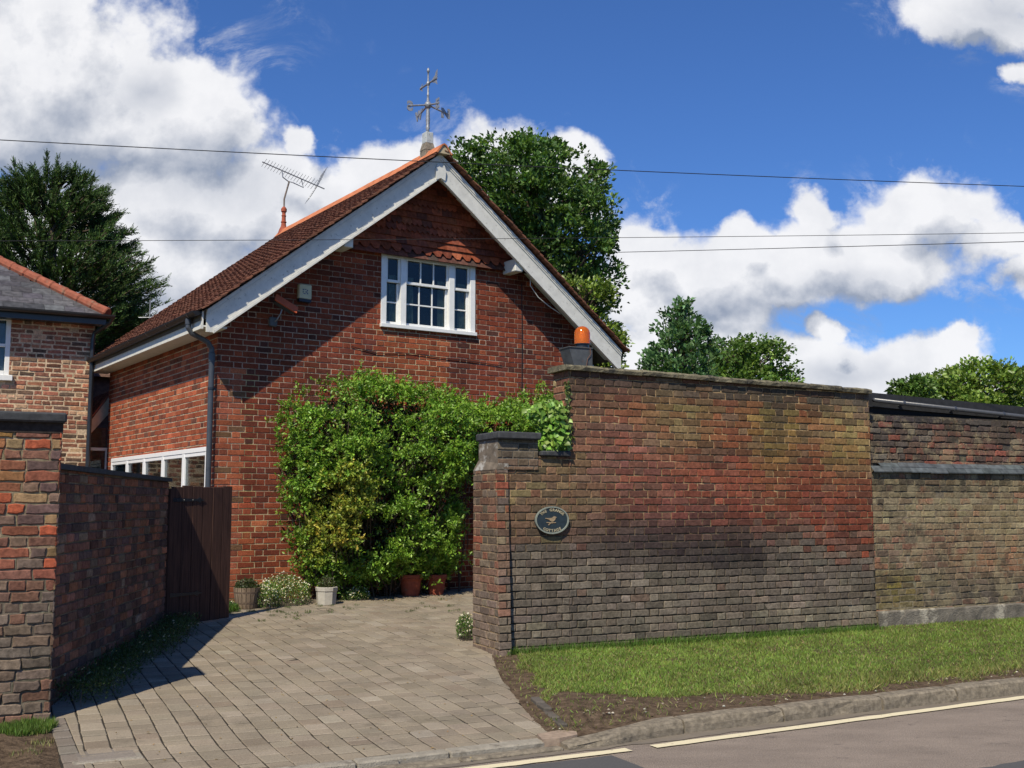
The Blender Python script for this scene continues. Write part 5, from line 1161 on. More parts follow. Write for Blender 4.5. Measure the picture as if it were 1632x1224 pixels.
# slate hip roof
re_ = NB.px(172, 502, .3); zE = re_[1]; sE = re_[0]; oE = .30; hipd = .62
mb = MB(); nrow = 22
for r in range(nrow):
    t0, t1 = r*.21, r*.21+.28; w = .3; q = -8.0 + (.15 if r % 2 else 0)
    rise = math.tan(R(33))
    def rpz(t): return zE + t*math.sin(R(33)), oE-t*math.cos(R(33))
    z0_, o0_ = rpz(t0); z1_2, o1_ = rpz(t1)
    lim0 = sE - t0*math.cos(R(33)); lim1 = sE - t1*math.cos(R(33))
    while q < lim0:
        b0 = min(q+w-.004, lim0); b1 = min(q+w-.004, lim1)
        if b1 > q: mb.add([NB.P(q, z0_+.012, o0_), NB.P(b0, z0_+.012, o0_), NB.P(b1, z1_2+.003, o1_), NB.P(q, z1_2+.003, o1_), NB.P(q, z0_, o0_), NB.P(b0, z0_, o0_)], [(0, 1, 2, 3), (4, 5, 1, 0)], 0, jitc((.075, .073, .078), .18))
        q += w
    # right-hand hip face
    HS = lambda d_o, z: None
mb.add([NB.P(sE, zE, oE), NB.P(sE, zE, oE-9), NB.P(sE-4.5*math.cos(R(33)), zE+4.5*math.sin(R(33)), oE-4.5), NB.P(sE-3.77, zE+2.45, oE-3.77)], [(0, 1, 2, 3)], 0, (.07, .07, .075))
nr2 = mb.build('slate_roof', M_SLATE, nh)
mb = MB(); A_ = NB.P(sE, zE+.03, oE); hv = (NB.P(sE-3.77, zE+2.45+.03, oE-3.77)-A_); Lh = hv.length; hv.normalize(); x = 0; 
while x < Lh:
    p0 = A_+hv*x; p1 = A_+hv*(x+.29); mb.tube([p0, p0+hv*.02, p1], [.075, .088, .078], 10, 0, (1, 1, 1)); x += .295
mb.build('hip_tiles', plain('red_hip_tile', (.27, .085, .05), .9, var=.3, sc=9, dirt=((.2, .15, .10), 7, .55, .6)), nr2, smooth=False)
mb = MB(); half_gutter(mb, NB.P(-5, zE-.01, oE+.05), NB.P(sE+.1, zE-.01, oE+.05), .06); mb.box(NB, -5, sE-.02, zE-.16, zE-.01, oE-.05, oE-.02); mb.box(NB, -5, sE-.03, zE-.15, zE-.13, 0, oE-.051); mb.build('gutter', M_BLACKP, nh)
ds = NB.px(147, 560, .06)[0]; mb = MB(); mb.tube([NB.P(ds+.25, zE-.03, oE+.05), NB.P(ds+.22, zE-.12, oE), NB.P(ds+.02, zE-.28, .08), NB.P(ds, zE-.4, .07), NB.P(ds, 1.2, .07)], .036, 10); mb.build('downpipe', M_BLACKP, nh)
mb = MB()
mb.bbox(NB, nwr-.07, nwr, nwz0, nwz1, -.09, -.005, .004); mb.bbox(NB, nwl, nwr-.071, nwz1-.07, nwz1, -.09, -.005, .004); mb.bbox(NB, nwl, nwr-.071, nwz0, nwz0+.07, -.09, -.005, .004); zm = NB.px(8, 550)[1]; mb.bbox(NB, nwl, nwr-.071, zm-.025, zm+.025, -.085, -.01, .004)
nwf = mb.build('window', M_WHITE, nh); mb = MB(); mb.bbox(NB, nwl-.1, nwr+.05, nwz0-.09, nwz0-.001, -.09, .07, .006); mb.build('sill', M_WHITE, nwf)
mb = MB(); mb.box(NB, nwl, nwr-.06, nwz0+.06, nwz1-.06, -.07, -.065); mb.build('pane', M_GLASS, nwf)
mb = MB(); vs = []
for i in range(30): s_ = nwl+(nwr-.07-nwl)*i/29; vs += [NB.P(s_, nwz0+.05, -.088+.004*math.sin(i*1.7)), NB.P(s_, nwz1-.05, -.088+.004*math.sin(i*1.7))]
mb.add(vs, [(2*i, 2*i+2, 2*i+3, 2*i+1) for i in range(29)]); mb.build('net_curtain', plain('net_curtain', (.35, .37, .4), .9), nwf)

# ================================================================== CLIMBER ON THE GABLE
def inpoly(x, y, poly):
    c = np.zeros(len(x), bool); j = len(poly)-1
    for i in range(len(poly)):
        xi, yi = poly[i]; xj, yj = poly[j]; c ^= ((yi > y) != (yj > y)) & (x < (xj-xi)*(y-yi)/(yj-yi+1e-12)+xi); j = i
    return c
def edged(x, y, poly):
    d = np.full(len(x), 9.)
    for i in range(len(poly)):
        ax, ay_ = poly[i]; bx_, by_ = poly[(i+1) % len(poly)]; t = np.clip(((x-ax)*(bx_-ax)+(y-ay_)*(by_-ay_))/((bx_-ax)**2+(by_-ay_)**2), 0, 1); d = np.minimum(d, np.hypot(x-ax-t*(bx_-ax), y-ay_-t*(by_-ay_)))
    return d
cp = [(462, 700), (462, 665), (486, 640), (505, 615), (545, 605), (590, 602), (640, 612), (690, 622), (730, 640), (765, 652), (820, 645), (862, 632), (900, 640), (905, 735), (800, 735), (738, 755), (736, 850), (728, 905), (700, 925), (640, 915), (570, 940), (515, 930), (488, 905), (480, 850), (466, 800), (474, 745)]
OC = .45; CP = [GA.px(u, v, OC) for u, v in cp]
xsn, ysn = min(p[0] for p in CP), min(p[1] for p in CP); xsx, ysx = max(p[0] for p in CP), max(p[1] for p in CP)
cl = thing('climbing_shrub', GA.P((xsn+xsx)/2, .35, .3), 'large bright green climbing shrub covering the lower gable wall, yellowing at lower left', 'climbing shrub')
NS_ = 15000; sx = rng.uniform(xsn-.1, xsx+.1, NS_); sz = rng.uniform(ysn-.1, ysx+.1, NS_); ins = inpoly(sx+rng.normal(0, .05, NS_), sz+rng.normal(0, .05, NS_), CP); sx, sz = sx[ins], sz[ins]
dd = edged(sx, sz, CP); nn1 = noise2(sx, sz, 3.2, 21); nn2 = noise2(sx, sz, 7, 22)
thick = (.12+.62*np.clip(dd/.42, 0, 1)**.6)*(1+.34*nn1) + .20*nn2
thick = np.clip(thick, .05, 1.1); 
dens_ = np.clip(.42+1.1*nn1+.9*nn2+.6*(dd < .32), .04, 1); keep = rng.random(len(sx)) < dens_
sx, sz, thick, nn1, nn2, dd = [a[keep] for a in (sx, sz, thick, nn1, nn2, dd)]
nn3 = noise2(sx, sz, 5.2, 33); hole = (nn3 < -.08) & (dd > .24); kp = ~hole | (rng.random(len(sx)) < .22); sx, sz, thick, nn1, nn2, dd, hole = [a[kp] for a in (sx, sz, thick, nn1, nn2, dd, hole)]; thick = np.where(hole, thick*.45, thick)
deep = rng.random(len(sx)) < .15; thick = np.where(deep, thick*rng.uniform(.3, .8, len(sx)), thick)
U3 = np.array(GA.U); N3 = np.array(GA.Nn); O3 = np.array(GA.O); Z3 = np.array([0, 0, 1.])
base_ = O3 + sx[:, None]*U3 + sz[:, None]*Z3 + thick[:, None]*N3
ns = len(sx); sdirs = N3*rng.uniform(.3, 1.0, (ns, 1)) + Z3*rng.uniform(-.35, 1.0, (ns, 1)) + U3*rng.normal(0, .5, (ns, 1)) + rnd(ns)*.25
edgev = np.clip(1-dd/.25, 0, 1)[:, None]*(np.stack([sx-(xsn+xsx)/2+.4, 0*sx, sz-(ysn+ysx)/2], 1)); sdirs += edgev[:, :1]*U3*.35 + edgev[:, 2:]*Z3*.3
sdirs /= np.linalg.norm(sdirs, axis=1, keepdims=True); slen = rng.uniform(.08, .24, ns)
LPn = 15; t = np.tile(np.linspace(.05, 1, LPn), ns); rep = np.repeat(np.arange(ns), LPn); n = len(rep)
P = base_[rep] + sdirs[rep]*(slen[rep]*t)[:, None] + rng.normal(0, .012, (n, 3)); Dr = rnd(n)*.85 + sdirs[rep]*.55 + Z3*.15
yz = np.exp(-(((sx-GA.px(535, 800, OC)[0])/.42)**2 + ((sz-GA.px(535, 790, OC)[1])/.55)**2)) + .8*np.exp(-(((sx-GA.px(520, 870, OC)[0])/.4)**2 + ((sz-GA.px(520, 870, OC)[1])/.4)**2))
yk = np.clip(yz*.85-.35+rng.normal(0, .2, ns), 0, 1)[:, None]
colr = np.array([.165, .29, .036])*(1-yk) + np.where(rng.random((ns, 1)) < .5, np.array([.40, .30, .05]), np.array([.26, .24, .045]))*yk
lg = (rng.random((ns, 1)) < .3); colr = np.where(lg, colr*np.array([1.35, 1.25, 1.2]), colr)
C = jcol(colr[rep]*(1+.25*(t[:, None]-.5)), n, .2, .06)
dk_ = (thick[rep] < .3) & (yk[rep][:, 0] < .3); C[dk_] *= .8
Lf_ = rng.uniform(.032, .066, n)
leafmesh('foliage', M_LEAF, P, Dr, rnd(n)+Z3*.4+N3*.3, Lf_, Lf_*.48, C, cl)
n2 = 16000; ux = rng.uniform(xsn, xsx, n2); uz = rng.uniform(ysn, ysx, n2); k2 = inpoly(ux, uz, CP); ux, uz = ux[k2], uz[k2]; n2 = len(ux); ed2 = edged(ux, uz, CP); k3 = ed2 > .24; ux, uz, ed2 = ux[k3], uz[k3], ed2[k3]; n2 = len(ux)
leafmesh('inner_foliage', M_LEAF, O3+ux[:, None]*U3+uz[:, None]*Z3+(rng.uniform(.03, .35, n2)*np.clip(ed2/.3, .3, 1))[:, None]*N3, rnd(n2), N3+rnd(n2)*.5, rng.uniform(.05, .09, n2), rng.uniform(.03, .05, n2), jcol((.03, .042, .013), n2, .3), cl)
mb = MB()
for i in rng.choice(ns, 420, replace=False):
    a = base_[i]; root_ = O3 + U3*(sx[i]*.75+.25*rng.uniform(1.3, 3.4)) + Z3*max(.35, sz[i]-rng.uniform(.3, 1.2)) + N3*rng.uniform(.05, .3); mid_ = (a+root_)/2+rng.normal(0, .05, 3)
    mb.tube([root_, mid_, a, a+sdirs[i]*slen[i]*.9], [.008, .006, .004, .002], 4)
for i in range(26):
    s_ = rng.uniform(1.2, 4.2); p0 = O3+U3*s_+Z3*.3+N3*rng.uniform(.08, .4); p1 = p0+Z3*.8+rng.normal(0, .08, 3); p2 = p1+Z3*.7+rng.normal(0, .15, 3); mb.tube([p0, p1, p2], [.014, .011, .006], 5)
mb.build('stems', M_BARK, cl)
# long loose shoots reaching left over the brickwork
mb = MB(); P = []; Dr = []
NLS = 0
for u0, v0, u1, v1 in ((475, 765, 433, 786), (480, 760, 445, 772), (478, 830, 452, 806), (476, 720, 448, 700), (470, 680, 447, 690), (520, 612, 500, 604), (600, 606, 606, 596), (860, 640, 852, 622)):
    A_, B_ = GA.P(*GA.px(u0, v0, .25), .25), GA.P(*GA.px(u1, v1, .2), .2); mm = A_.lerp(B_, .5)+Vector((0, 0, .04)); mb = MB(); mb.tube([A_, mm, B_], [.006, .004, .002], 4); mb.build('loose_shoot', M_BARK, cl)
    for k in range(16):
        t_ = k/15; p = (A_.lerp(mm, t_*2) if t_ < .5 else mm.lerp(B_, t_*2-1)); P.append(p); Dr.append(rnd(1)[0]+np.array((0, 0, -.2)))
n = len(P); leafmesh('shoot_leaves', M_LEAF, np.array(P), np.array(Dr), rnd(n), rng.uniform(.03, .05, n), .018, jcol((.24, .22, .04), n, .25), cl)
# ivy on the low wall
ip = [(858, 722), (866, 690), (858, 668), (845, 652), (862, 640), (885, 634), (893, 650), (897, 668), (903, 700), (903, 722)]; IP = [FW.px(u, v, -.12) for u, v in ip]
iv = thing('ivy', FW.P((IP[0][0]+IP[9][0])/2, zl+.05, -.15), 'glossy pale green ivy tumbling over the low wall against the tall wall end', 'ivy')
n = 1500; x = rng.uniform(min(p[0] for p in IP), max(p[0] for p in IP), n); z = rng.uniform(min(p[1] for p in IP), max(p[1] for p in IP), n); k = inpoly(x, z, IP); x, z = x[k], z[k]; n = len(x); d_ = edged(x, z, IP)
o_ = -.30+rng.random(n)*(.28+.12*np.clip(d_/.1, 0, 1)); P = np.array(FW.O)+x[:, None]*np.array(FW.U)+z[:, None]*Z3+o_[:, None]*np.array(FW.Nn)
leafmesh('foliage', M_IVY, P, rnd(n)*.6-Z3*.6+np.array(FW.Nn)*.3, np.array(FW.Nn)+rnd(n)*.6+Z3*.4, rng.uniform(.045, .085, n), rng.uniform(.05, .08, n), jcol((.17, .29, .05), n, .28), iv, fold=.12)
mb = MB()
for i in range(22): a = P[rng.integers(n)]; b = FW.P(IP[0][0]+.2, zl+.03, -.2); mb.tube([b, Vector(a).lerp(b, .5)+Vector((0, 0, .02)), a], .004, 4)
mb.build('stems', M_BARK, iv)
n = 300; P = np.array([FW.P(FW.px(903, 700)[0]+rng.normal(0, .015), z_, .02) for z_ in rng.uniform(zl+.05, zl+.75, n)]); P = P[rng.random(n) < .4]; n = len(P)
leafmesh('trailing_leaves', M_IVY, P, rnd(n)*.7-Z3*.4, np.array(FW.Nn)+rnd(n)*.5, rng.uniform(.03, .05, n), .035, jcol((.13, .16, .05), n, .3), iv, fold=.1)

# ================================================================== POTS AND FLOWERS
def gpt(u, v, zg_=None):
    z = .3
    for _ in range(6): p = atZ(u, v, z); z = ground_z(p.x, p.y)
    return atZ(u, v, z)
def leafball(parent, name, c, r, h, n, col, L=.03, mat_=M_LEAF):
    P = rnd(n)*(rng.random((n, 1))**.4)*np.array([r, r, h]); P[:, 2] = np.abs(P[:, 2]); leafmesh(name, mat_, np.array(c)+P, rnd(n)+Z3*.4, rnd(n), rng.uniform(.6, 1.2, n)*L, L*.5, jcol(col, n, .3), parent)
def stems(parent, c, r, h, k=14):
    mb = MB(); c = Vector(c)
    for i in range(k):
        a = random.uniform(0, 6.28); q = random.uniform(.2, 1)*r; mb.tube([c+Vector((math.cos(a)*q*.3, math.sin(a)*q*.3, -.02)), c+Vector((math.cos(a)*q*.7, math.sin(a)*q*.7, h*.5)), c+Vector((math.cos(a)*q, math.sin(a)*q, h))], .003, 4)
    mb.build('stems', M_BARK, parent)
# half barrel
p = gpt(393, 969); sc = p.y/CF; rb_ = 21*sc; hb = 32*sc
bt = thing('barrel_planter', p, 'weathered wooden half-barrel planter beside the open gate', 'planter', None)
mb = MB(); m_ = 18
for i in range(m_):
    a0_, a1_ = 2*math.pi*i/m_+.02, 2*math.pi*(i+1)/m_-.02
    ring = []
    for h, rr in ((0, rb_*.74), (hb*.35, rb_*.86), (hb*.7, rb_*.95), (hb, rb_)): ring += [p+Vector((rr*math.cos(a0_), rr*math.sin(a0_), h)), p+Vector((rr*math.cos(a1_), rr*math.sin(a1_), h))]
    ring += [p+Vector((rb_*.86*math.cos(a1_), rb_*.86*math.sin(a1_), hb)), p+Vector((rb_*.86*math.cos(a0_), rb_*.86*math.sin(a0_), hb))]
    mb.add(ring, [(0, 1, 3, 2), (2, 3, 5, 4), (4, 5, 7, 6), (6, 7, 8, 9)])
mb.lathe(p, [(rb_*.70, .003), (rb_*.84, hb*.5), (rb_*.9, hb*.9)], 18); mb.build('staves', M_BARREL, bt)
mb = MB()
for h in (.22, .72): rr = rb_*(.74+.26*h)+.002; mb.lathe(p+Vector((0, 0, hb*h)), [(rr, 0), (rr+.003, .002), (rr+.005, .02), (rr, .022)], 24)
mb.build('hoops', plain('rusty_hoop', (.10, .07, .05), .8), bt)
b2 = thing('barrel_plant', p+Vector((0, 0, hb)), 'low dark leafy plant growing in the wooden half barrel', 'plant'); leafball(b2, 'foliage', p+Vector((0, 0, hb*.93)), rb_*.95, .12, 1100, (.05, .065, .02), .03); stems(b2, p+Vector((0, 0, hb*.95)), rb_*.7, .1)
# octagonal stone planter
p = gpt(520, 963); sc = p.y/CF; r8 = 17*sc; h8 = 27*sc
st = thing('stone_planter', p, 'small pale octagonal stone planter between the daisy clumps', 'planter'); mb = MB(); mb.lathe(p, [(r8*.88, 0), (r8*.95, h8*.72), (r8*.95, h8*.74), (r8*1.02, h8*.78), (r8*1.04, h8*.98), (r8*.98, h8), (r8*.84, h8), (r8*.82, h8*.86)], 8); mb.build('bowl', plain('pale_stone', (.42, .39, .33), .9, var=.15, sc=10, bs=.5, dirt=((.2, .17, .13), 9, .6, .6)), st)
mb = MB(); mb.lathe(p+Vector((0, 0, h8*.84)), [(r8*.8, 0), (r8*.3, .01), (0.001, .012)], 10); mb.build('compost', M_SOIL, st)
b2 = thing('planter_shrub', p+Vector((0, 0, h8)), 'wispy dark plant in the pale stone planter', 'plant'); leafball(b2, 'foliage', p+Vector((0, 0, h8*.9)), r8*.9, .16, 500, (.06, .075, .025), .028); stems(b2, p+Vector((0, 0, h8*.9)), r8*.6, .13)
# terracotta pots with upright shrubs
for i, (u, v, w, h, lab, l2) in enumerate(((654, 949, 20, 33, 'larger terracotta pot with ribbed rim, left of the two red pots', 'leafy upright shrub in the larger terracotta pot'), (695, 947, 17, 31, 'smaller plain terracotta pot, right of the two red pots', 'thin stemmed shrub in the smaller terracotta pot'))):
    p = gpt(u, v); sc = p.y/CF; r_, h_ = w*sc, h*sc
    t_ = thing('terracotta_pot', p, lab, 'plant pot', 'terracotta pots under the climbing shrub'); mb = MB(); mb.lathe(p, [(r_*.68, 0), (r_*.86, h_*.72), (r_*.88, h_*.75), (r_*.98, h_*.77), (r_*1.0, h_*.82), (r_*.97, h_*.84), (r_*1.0, h_*.87), (r_*.99, h_*.97), (r_*.95, h_), (r_*.85, h_), (r_*.83, h_*.85)], 28); mb.build('pot', M_TCOTTA, t_, smooth=False)
    mb = MB(); mb.lathe(p+Vector((0, 0, h_*.86)), [(r_*.82, 0), (r_*.3, .008), (.001, .01)], 12); mb.build('compost', M_SOIL, t_)
    b2 = thing('potted_shrub', p+Vector((0, 0, h_)), l2, 'potted plant', 'shrubs in the terracotta pots'); mb = MB(); P = []; Dr = []
    for k in range(26 if i == 0 else 16):
        a = random.uniform(0, 6.28); q = random.uniform(.05, .24); H2 = random.uniform(.45, 1.0); c0 = Vector(p)+Vector((0, 0, h_*.86)); e = c0+Vector((math.cos(a)*q, math.sin(a)*q, H2)); m3 = c0+Vector((math.cos(a)*q*.4, math.sin(a)*q*.4, H2*.5)); mb.tube([c0, m3, e], [.005, .004, .002], 4)
        for j_ in range(34 if i == 0 else 22): t2 = random.uniform(.35, 1.02); P.append((m3.lerp(e, t2*2-1) if t2 > .5 else c0.lerp(m3, t2*2))+Vector((random.gauss(0, .02), random.gauss(0, .02), random.gauss(0, .02)))); Dr.append(rnd(1)[0]+Z3*.3)
    mb.build('stems', M_BARK, b2); n = len(P); leafmesh('foliage', M_LEAF, np.array(P), np.array(Dr), rnd(n), rng.uniform(.035, .065, n), .02, jcol((.13, .22, .03), n, .25), b2)
# daisy clumps
def clump(u, v, r, h, n, fl, label, col=(.07, .15, .02), name='daisy_clump', cat='daisies', grp='daisy clumps along the wall foot'):
    p = gpt(u, v); return tuft(name, label, cat, [(p.x, p.y)], n, r, h, col, flowers=fl, leafy=True, group=grp)
clump(452, 962, .33, .36, 5200, 420, 'largest white daisy clump, between the barrel and the stone planter', (.10, .17, .03))
clump(425, 968, .17, .30, 1800, 150, 'daisies crowding the right side of the wooden half barrel', (.10, .17, .03))
clump(565, 955, .20, .15, 1700, 120, 'low daisy clump right of the pale stone planter', (.08, .15, .03))
clump(742, 1019, .10, .27, 1400, 60, 'small daisy clump at the foot of the gate pier', (.09, .16, .03))
clump(365, 972, .10, .10, 700, 14, 'tiny daisy tuft between the gate edge and the half barrel', (.07, .15, .03))
# weeds along the boundary wall foot
sp_ = [(lambda q: (q.x+.10+random.uniform(0, .16), q.y))(BW.P(.3+i*.19, 0, 0)) for i in range(19)]
tuft('weeds', 'tangled dark weeds in the shade along the foot of the boundary wall', 'weeds', sp_, 620, .20, .16, (.05, .085, .02), flowers=110, leafy=True, fcol=(.6, .6, .55))
q0 = [gpt(u, v) for u, v in ((285, 975), (310, 978), (335, 978), (350, 978), (365, 975))]
tuft('weeds', 'low green weeds at the foot of the wooden gate', 'weeds', [(a.x, a.y) for a in q0], 420, .12, .10, (.07, .13, .02), kind=None)
q0 = [gpt(u, v) for u, v in ((20, 1165), (45, 1160), (60, 1168), (30, 1172), (8, 1170), (70, 1160))]
tuft('grass_tuft', 'small green grass tuft in the soil at the foot of the left pillar', 'grass tuft', [(a.x, a.y) for a in q0], 420, .08, .07, (.12, .19, .04), w=.006)
q0 = [atZ(u, v, .06) for u, v in ((62, 1196), (40, 1210), (55, 1180))]
tuft('grass_tuft', 'few thin straw-coloured blades in the bare soil left of the drive edging', 'grass tuft', [(a.x, a.y) for a in q0], 60, .09, .05, (.2, .2, .08), w=.005)
sp_ = [gpt(random.uniform(400, 735), random.uniform(952, 978)) for _ in range(40)] + [gpt(random.uniform(350, 480), random.uniform(970, 992)) for _ in range(14)]
tuft('joint_weeds', 'scattered small weeds sprouting from the paving joints near the pots', 'weeds', [(a.x, a.y) for a in sp_], 16, .045, .035, (.08, .12, .03), kind='stuff')
vz2 = lambda x, y: verge_z(*toE(Vector((x, y, 0))))
sp_ = [FW.P(s_, 0, .06+random.uniform(0, .05)) for s_ in [i*.07 for i in range(66)]]
tuft('wall_foot_grass', 'longer grass blades left unmown along the foot of the garden wall', 'grass', [(a.x, a.y) for a in sp_], 60, .07, .09, (.09, .16, .03), w=.006, kind='stuff', zf=vz2)
# debris: little stones and dry leaves
mb = MB()
for i in range(260):
    e1_ = random.uniform(3.7, 9); e2_ = random.choice([random.uniform(6.58, 6.95), random.uniform(6.6, 9)]); 
    if e1_ < drR(e2_)+.03: continue
    if e2_ > 7.1 and e1_ > drR(e2_)+.35: continue
    c_ = E(e1_, e2_, verge_z(e1_, e2_)+.003); r_ = random.uniform(.004, .012); mb.lathe(c_, [(r_*.6, -r_*.4), (r_, 0), (r_*.5, r_*.6)], 5, c=jitc(random.choice([(.3, .26, .2), (.4, .37, .3), (.15, .1, .07), (.2, .15, .11)]), .2))
tag(mb.build('stones', M_PAVER), 'scattered small stones and crumbs on the bare soil by the kerb', 'stones', kind='stuff')
n = 420; P = []; 
for i in range(n):
    if i % 3: q = gpt(random.uniform(580, 735), random.uniform(946, 958))
    else: q = gpt(random.uniform(180, 760), random.uniform(990, 1215))
    P.append((q.x, q.y, q.z+.004))
leafmesh_o = leafmesh('fallen_leaves', M_LEAF, np.array(P), rnd(n)*np.array([1, 1, .15]), Z3+rnd(n)*.4, rng.uniform(.01, .03, n), .012, jcol((.26, .17, .06), n, .4)); tag(leafmesh_o, 'dry fallen leaves scattered on the paving', 'leaves', kind='stuff')

# ================================================================== TREES
def px_prof(rows, Y):
    out = []
    for v, ul, ur in rows:
        a = atY(ul, v, Y); b = atY(ur, v, Y); out.append((a.z, (a.x+b.x)/2, (b.x-a.x)/2))
    return sorted(out)
def tree(name, label, rows, Y, nclump, per, leaf, col, seed, cs=.3, cat='tree', dep=1.0, light=.25, up=.3, group=None, lcol=None):
    r = np.random.default_rng(seed); prof = px_prof(rows, Y); zs_ = np.array([p[0] for p in prof]); cx = np.array([p[1] for p in prof]); rr = np.array([p[2] for p in prof])
    base = Vector((float(np.interp(zs_[0], zs_, cx)), Y, .3)); root = thing(name, base, label, cat, group)
    z = r.uniform(zs_[0], zs_[-1], nclump*4); w = np.interp(z, zs_, rr); z = z[r.random(len(z)) < (w/w.max())**1.3][:nclump]; n = len(z)
    w = np.interp(z, zs_, rr); c = np.interp(z, zs_, cx); a = r.uniform(0, 6.283, n); q = np.where(r.random(n) < .72, r.uniform(.72, 1.02, n), r.uniform(.1, .75, n)); lump = 1+.20*np.sin(a*3+z*1.7+seed)+.16*np.sin(a*5-z*2.9+seed*2)+.10*np.sin(z*6+a*2)
    q = q*np.minimum(lump, 1.14)
    C_ = np.stack([c+np.cos(a)*q*w, Y+np.sin(a)*q*w*dep, z], 1)
    clr = cs*r.uniform(.45, 1.4, n)
    rep = np.repeat(np.arange(n), per); m = len(rep); v = r.normal(size=(m, 3)); v /= np.linalg.norm(v, axis=1, keepdims=True); v *= (r.random((m, 1))**.45)*clr[rep][:, None]; v[:, 2] *= .75
    P = C_[rep]+v
    out = np.stack([np.cos(a)*w, np.sin(a)*w, np.full(n, .0)], 1); out /= np.maximum(.01, np.linalg.norm(out, axis=1, keepdims=True))
    Dr = out[rep]*.5 + v/np.maximum(.01, clr[rep][:, None])*.6 + Z3*up + rnd(m)*.8
    cc = np.array(col)*np.exp(r.normal(0, .2, (n, 1))); 
    if lcol is not None: lt = r.random((n, 1)) < light; cc = np.where(lt, np.array(lcol)*np.exp(r.normal(0, .15, (n, 1))), cc)
    L = leaf*r.uniform(.6, 1.25, m)
    leafmesh('crown', M_LEAF, P, Dr, rnd(m)*.7+Z3*.6+out[rep]*.3, L, L*.62, jcol(cc[rep], m, .2, .05), root)
    mb = MB(); top = float(zs_[-1]); ztr = float(zs_[0]); x0 = base.x
    R0 = max(.12, float(rr.max())*.085)
    spine = [Vector((x0, Y, .2))]+[Vector((float(np.interp(h, zs_, cx))+r.normal(0, .05), Y+r.normal(0, .05), h)) for h in np.linspace(ztr, top-.4, 7)]
    mb.tube(spine, [R0*(1-.115*i) for i in range(8)], 10)
    idx = r.choice(n, min(n, 150), replace=False)
    for i in idx:
        h = max(ztr-.6, C_[i, 2]-abs(w[i])*r.uniform(.5, 1.0)); s0 = Vector((float(np.interp(h, zs_, cx)), Y, h)); e = Vector(C_[i]); m3 = s0.lerp(e, .5)+Vector((r.normal(0, .08), r.normal(0, .08), .1)); mb.tube([s0, m3, e], [R0*.3, R0*.18, R0*.06], 5)
    mb.build('trunk', M_BARK, root); return root
tree('broadleaf_tree', 'tall dark green broadleaf tree directly behind the cottage roof', [(226, 845, 872), (236, 800, 900), (246, 740, 925), (270, 705, 950), (310, 720, 972), (350, 720, 985), (400, 730, 982), (440, 760, 978), (480, 800, 968), (500, 830, 950), (540, 860, 940)], 27, 900, 40, .13, (.07, .135, .03), 3, cs=.26, lcol=(.12, .205, .042), up=.5)
tree('young_tree', 'lighter yellow-green tree showing just beyond the right roof slope', [(448, 905, 960), (470, 890, 975), (500, 900, 960), (520, 920, 985), (550, 925, 996), (580, 930, 994), (610, 930, 985)], 22, 190, 30, .10, (.16, .23, .04), 5, cs=.17, lcol=(.22, .30, .055), up=.5)
tree('slender_tree', 'slender blue-green tree left of the round oak above the garden wall', [(475, 1083, 1092), (490, 1068, 1105), (510, 1052, 1112), (535, 1043, 1128), (560, 1038, 1140), (580, 1030, 1140), (620, 1020, 1140)], 44, 260, 26, .20, (.08, .16, .055), 6, cs=.30, lcol=(.12, .21, .08), up=.8)
tree('round_oak', 'rounded mid-green oak right of the slender tree above the garden wall', [(538, 1190, 1215), (545, 1140, 1235), (560, 1125, 1250), (580, 1118, 1262), (600, 1115, 1266), (640, 1120, 1266)], 50, 300, 30, .21, (.09, .16, .03), 8, cs=.36, lcol=(.14, .22, .04))
tree('bright_tree', 'bright green spreading tree above the outbuilding roof at far right', [(576, 1560, 1582), (584, 1530, 1602), (596, 1500, 1612), (612, 1470, 1622), (640, 1455, 1630), (680, 1460, 1630)], 60, 380, 34, .26, (.15, .225, .04), 9, cs=.42, lcol=(.20, .29, .055))
tree('low_green_tree', 'low green tree at the left of the bright spreading tree', [(607, 1440, 1470), (618, 1425, 1490), (640, 1420, 1490), (670, 1425, 1490)], 56, 110, 60, .22, (.08, .14, .03), 12, cs=.4, lcol=(.11, .19, .04))
tree('copper_tree', 'brownish tree cut by the right edge behind the outbuilding', [(592, 1625, 1660), (608, 1612, 1700), (630, 1605, 1710), (670, 1605, 1710)], 64, 130, 50, .22, (.13, .11, .06), 13, cs=.45, lcol=(.17, .15, .09))

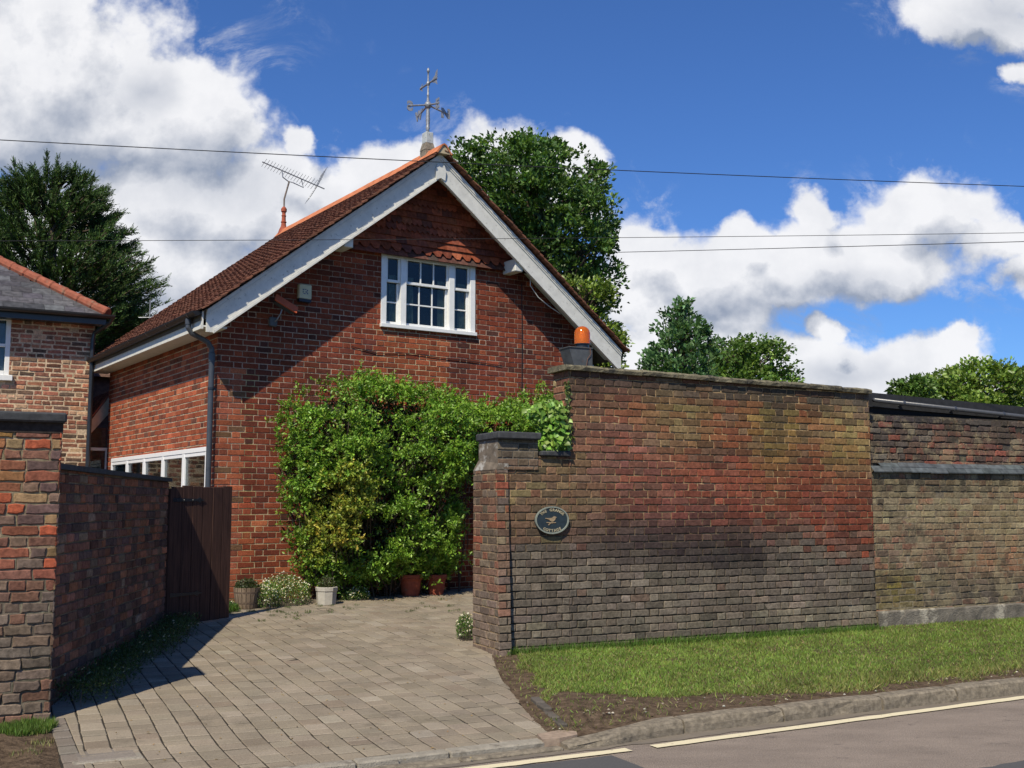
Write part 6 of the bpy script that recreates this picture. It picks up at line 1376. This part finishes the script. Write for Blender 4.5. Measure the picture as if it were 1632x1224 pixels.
# conifer: ascending leaders clothed in feathery sprays
def conifer():
    r = np.random.default_rng(77); Y = 25.0; root = thing('conifer', Vector((atY(70, 500, Y).x, Y, .3)), 'large dark green feathery conifer behind the neighbouring house', 'conifer')
    outline = [(250, 62, 92), (262, 40, 118), (290, 5, 165), (320, -40, 190), (350, -60, 205), (372, -80, 215), (395, -90, 240), (415, -90, 262), (440, -90, 262), (480, -90, 262), (520, -80, 230), (560, -60, 200)]
    prof = px_prof(outline, Y); zs_ = np.array([p[0] for p in prof]); cx = np.array([p[1] for p in prof]); rr = np.array([p[2] for p in prof])
    Ps, Ds, Cs, Ls = [], [], [], []; mb = MB(); x0 = atY(78, 500, Y).x
    mb.tube([Vector((x0, Y, .2)), Vector((x0, Y, 5)), Vector((x0, Y, float(zs_[-1])-.3))], [.3, .2, .04], 10)
    leaders = [(75, 246), (92, 252), (120, 262), (148, 282), (22, 256), (50, 268), (165, 320), (5, 285)]
    brs = []
    for u, v in leaders: e = atY(u, v, Y+r.uniform(-.4, .4)); brs.append((Vector((x0+(e.x-x0)*.6, Y, e.z-1.9)), e, 1.0, True))
    for i in range(760):
        z = r.uniform(zs_[0], zs_[-1]-.4); w = float(np.interp(z, zs_, rr)); c = float(np.interp(z, zs_, cx)); a = r.uniform(0, 6.283); q = r.uniform(.75, 1.0) if r.random() < .8 else r.uniform(.4, .75)
        e = Vector((c+math.cos(a)*w*q, Y+math.sin(a)*w*q, z)); s0 = Vector((c+math.cos(a)*w*q*.45, Y+math.sin(a)*w*q*.45, z-.28-w*.05)); brs.append((s0, e, 1.0, False))
    for s0, e, k, lead in brs:
        ax = (e-s0); L = ax.length; m3 = s0.lerp(e, .5)-Vector((0, 0, .08*L)); mb.tube([s0, m3, e], [.022, .015, .005], 4)
        shade_ = math.exp(r.normal(0, .16))
        nt = int(26*max(.6, L)) if not lead else int(60*max(.6, L))
        for j in range(nt):
            t = r.uniform(.15, 1.0)**.8; p = (m3.lerp(e, t*2-1) if t > .5 else s0.lerp(m3, t*2)); d = (ax.normalized()*.9+Vector(r.normal(0, .42, 3))+Vector((0, 0, .35))).normalized(); l = .30*(1.15-t*.6)*r.uniform(.6, 1.2)*(.85 if lead else 1)
            nv = Vector(r.normal(0, 1, 3)).normalized()
            sdv = d.cross(nv).normalized()
            for q in range(9):                         # leaflets of one flat spray
                tt = q/8; sg = 1 if q % 2 else -1; pp = p+d*l*tt; dd_ = (d*.8+sdv*sg*.6*(1-tt*.6)); Ps.append(pp); Ds.append(dd_); Ls.append(l*.42*(1.05-tt*.55)); Cs.append(shade_*(1+.35*(t-.5)))
    P = np.array(Ps, float); n = len(P); C = np.array([.048, .085, .025])*np.array(Cs)[:, None]; tipm = rng.random(n) < .12; C[tipm] *= np.array([1.9, 1.8, 1.5])
    leafmesh('foliage', M_CONIF, P, np.array(Ds, float), rnd(n), np.array(Ls), np.array(Ls)*.40, jcol(C, n, .18), root, fold=.1); mb.build('trunk', M_BARK, root)
conifer()

# ================================================================== OVERHEAD WIRES AND A ROOF PIPE
def wire(label, a, b, sag=.0, r=.008):
    A_, B_ = atY(*a), atY(*b); d_ = (B_-A_); A2 = A_-d_*.5; B2 = B_+d_*.5; mb = MB(); K = 24
    mb.tube([A2.lerp(B2, i/K)+Vector((0, 0, -sag*(1-(2*(i/K)-1)**2)+sag*.75)) for i in range(K+1)], r, 6, cap=True)
    o = mb.build('overhead_wire', M_WIRE, None, loc=tuple(A_)); tag(o, label, 'cable', 'overhead wires crossing the sky'); return o
wire('highest overhead wire, crossing in front of the roof apex from upper left to right', (0, 223, 9.5), (1632, 297, 12), .10, .0042)
wire('middle overhead wire crossing the whole width in front of the gable tile hanging', (0, 384, 11.5), (1632, 371, 13), .08, .0032)
wire('lowest overhead wire, seen only right of the tree behind the cottage', (900, 404, 36), (1632, 385, 30), .05, .010)
p = atY(239, 498, 19.2); mb = MB(); mb.tube([Vector((p.x, p.y, atY(239, 520, 19.2).z-.4)), Vector((p.x, p.y, atY(239, 478, 19.2).z))], .012, 6); mb.tube([Vector((p.x-.2, p.y, atY(239, 506, 19.2).z)), Vector((p.x+.02, p.y, atY(239, 506, 19.2).z))], .008, 5)
tag(mb.build('vent_rod', M_STEEL, None, loc=tuple(p)), 'thin grey metal rod standing just above the left roof slope', 'rod')

for o in bpy.data.objects:
    if '_b' in o: del o['_b']
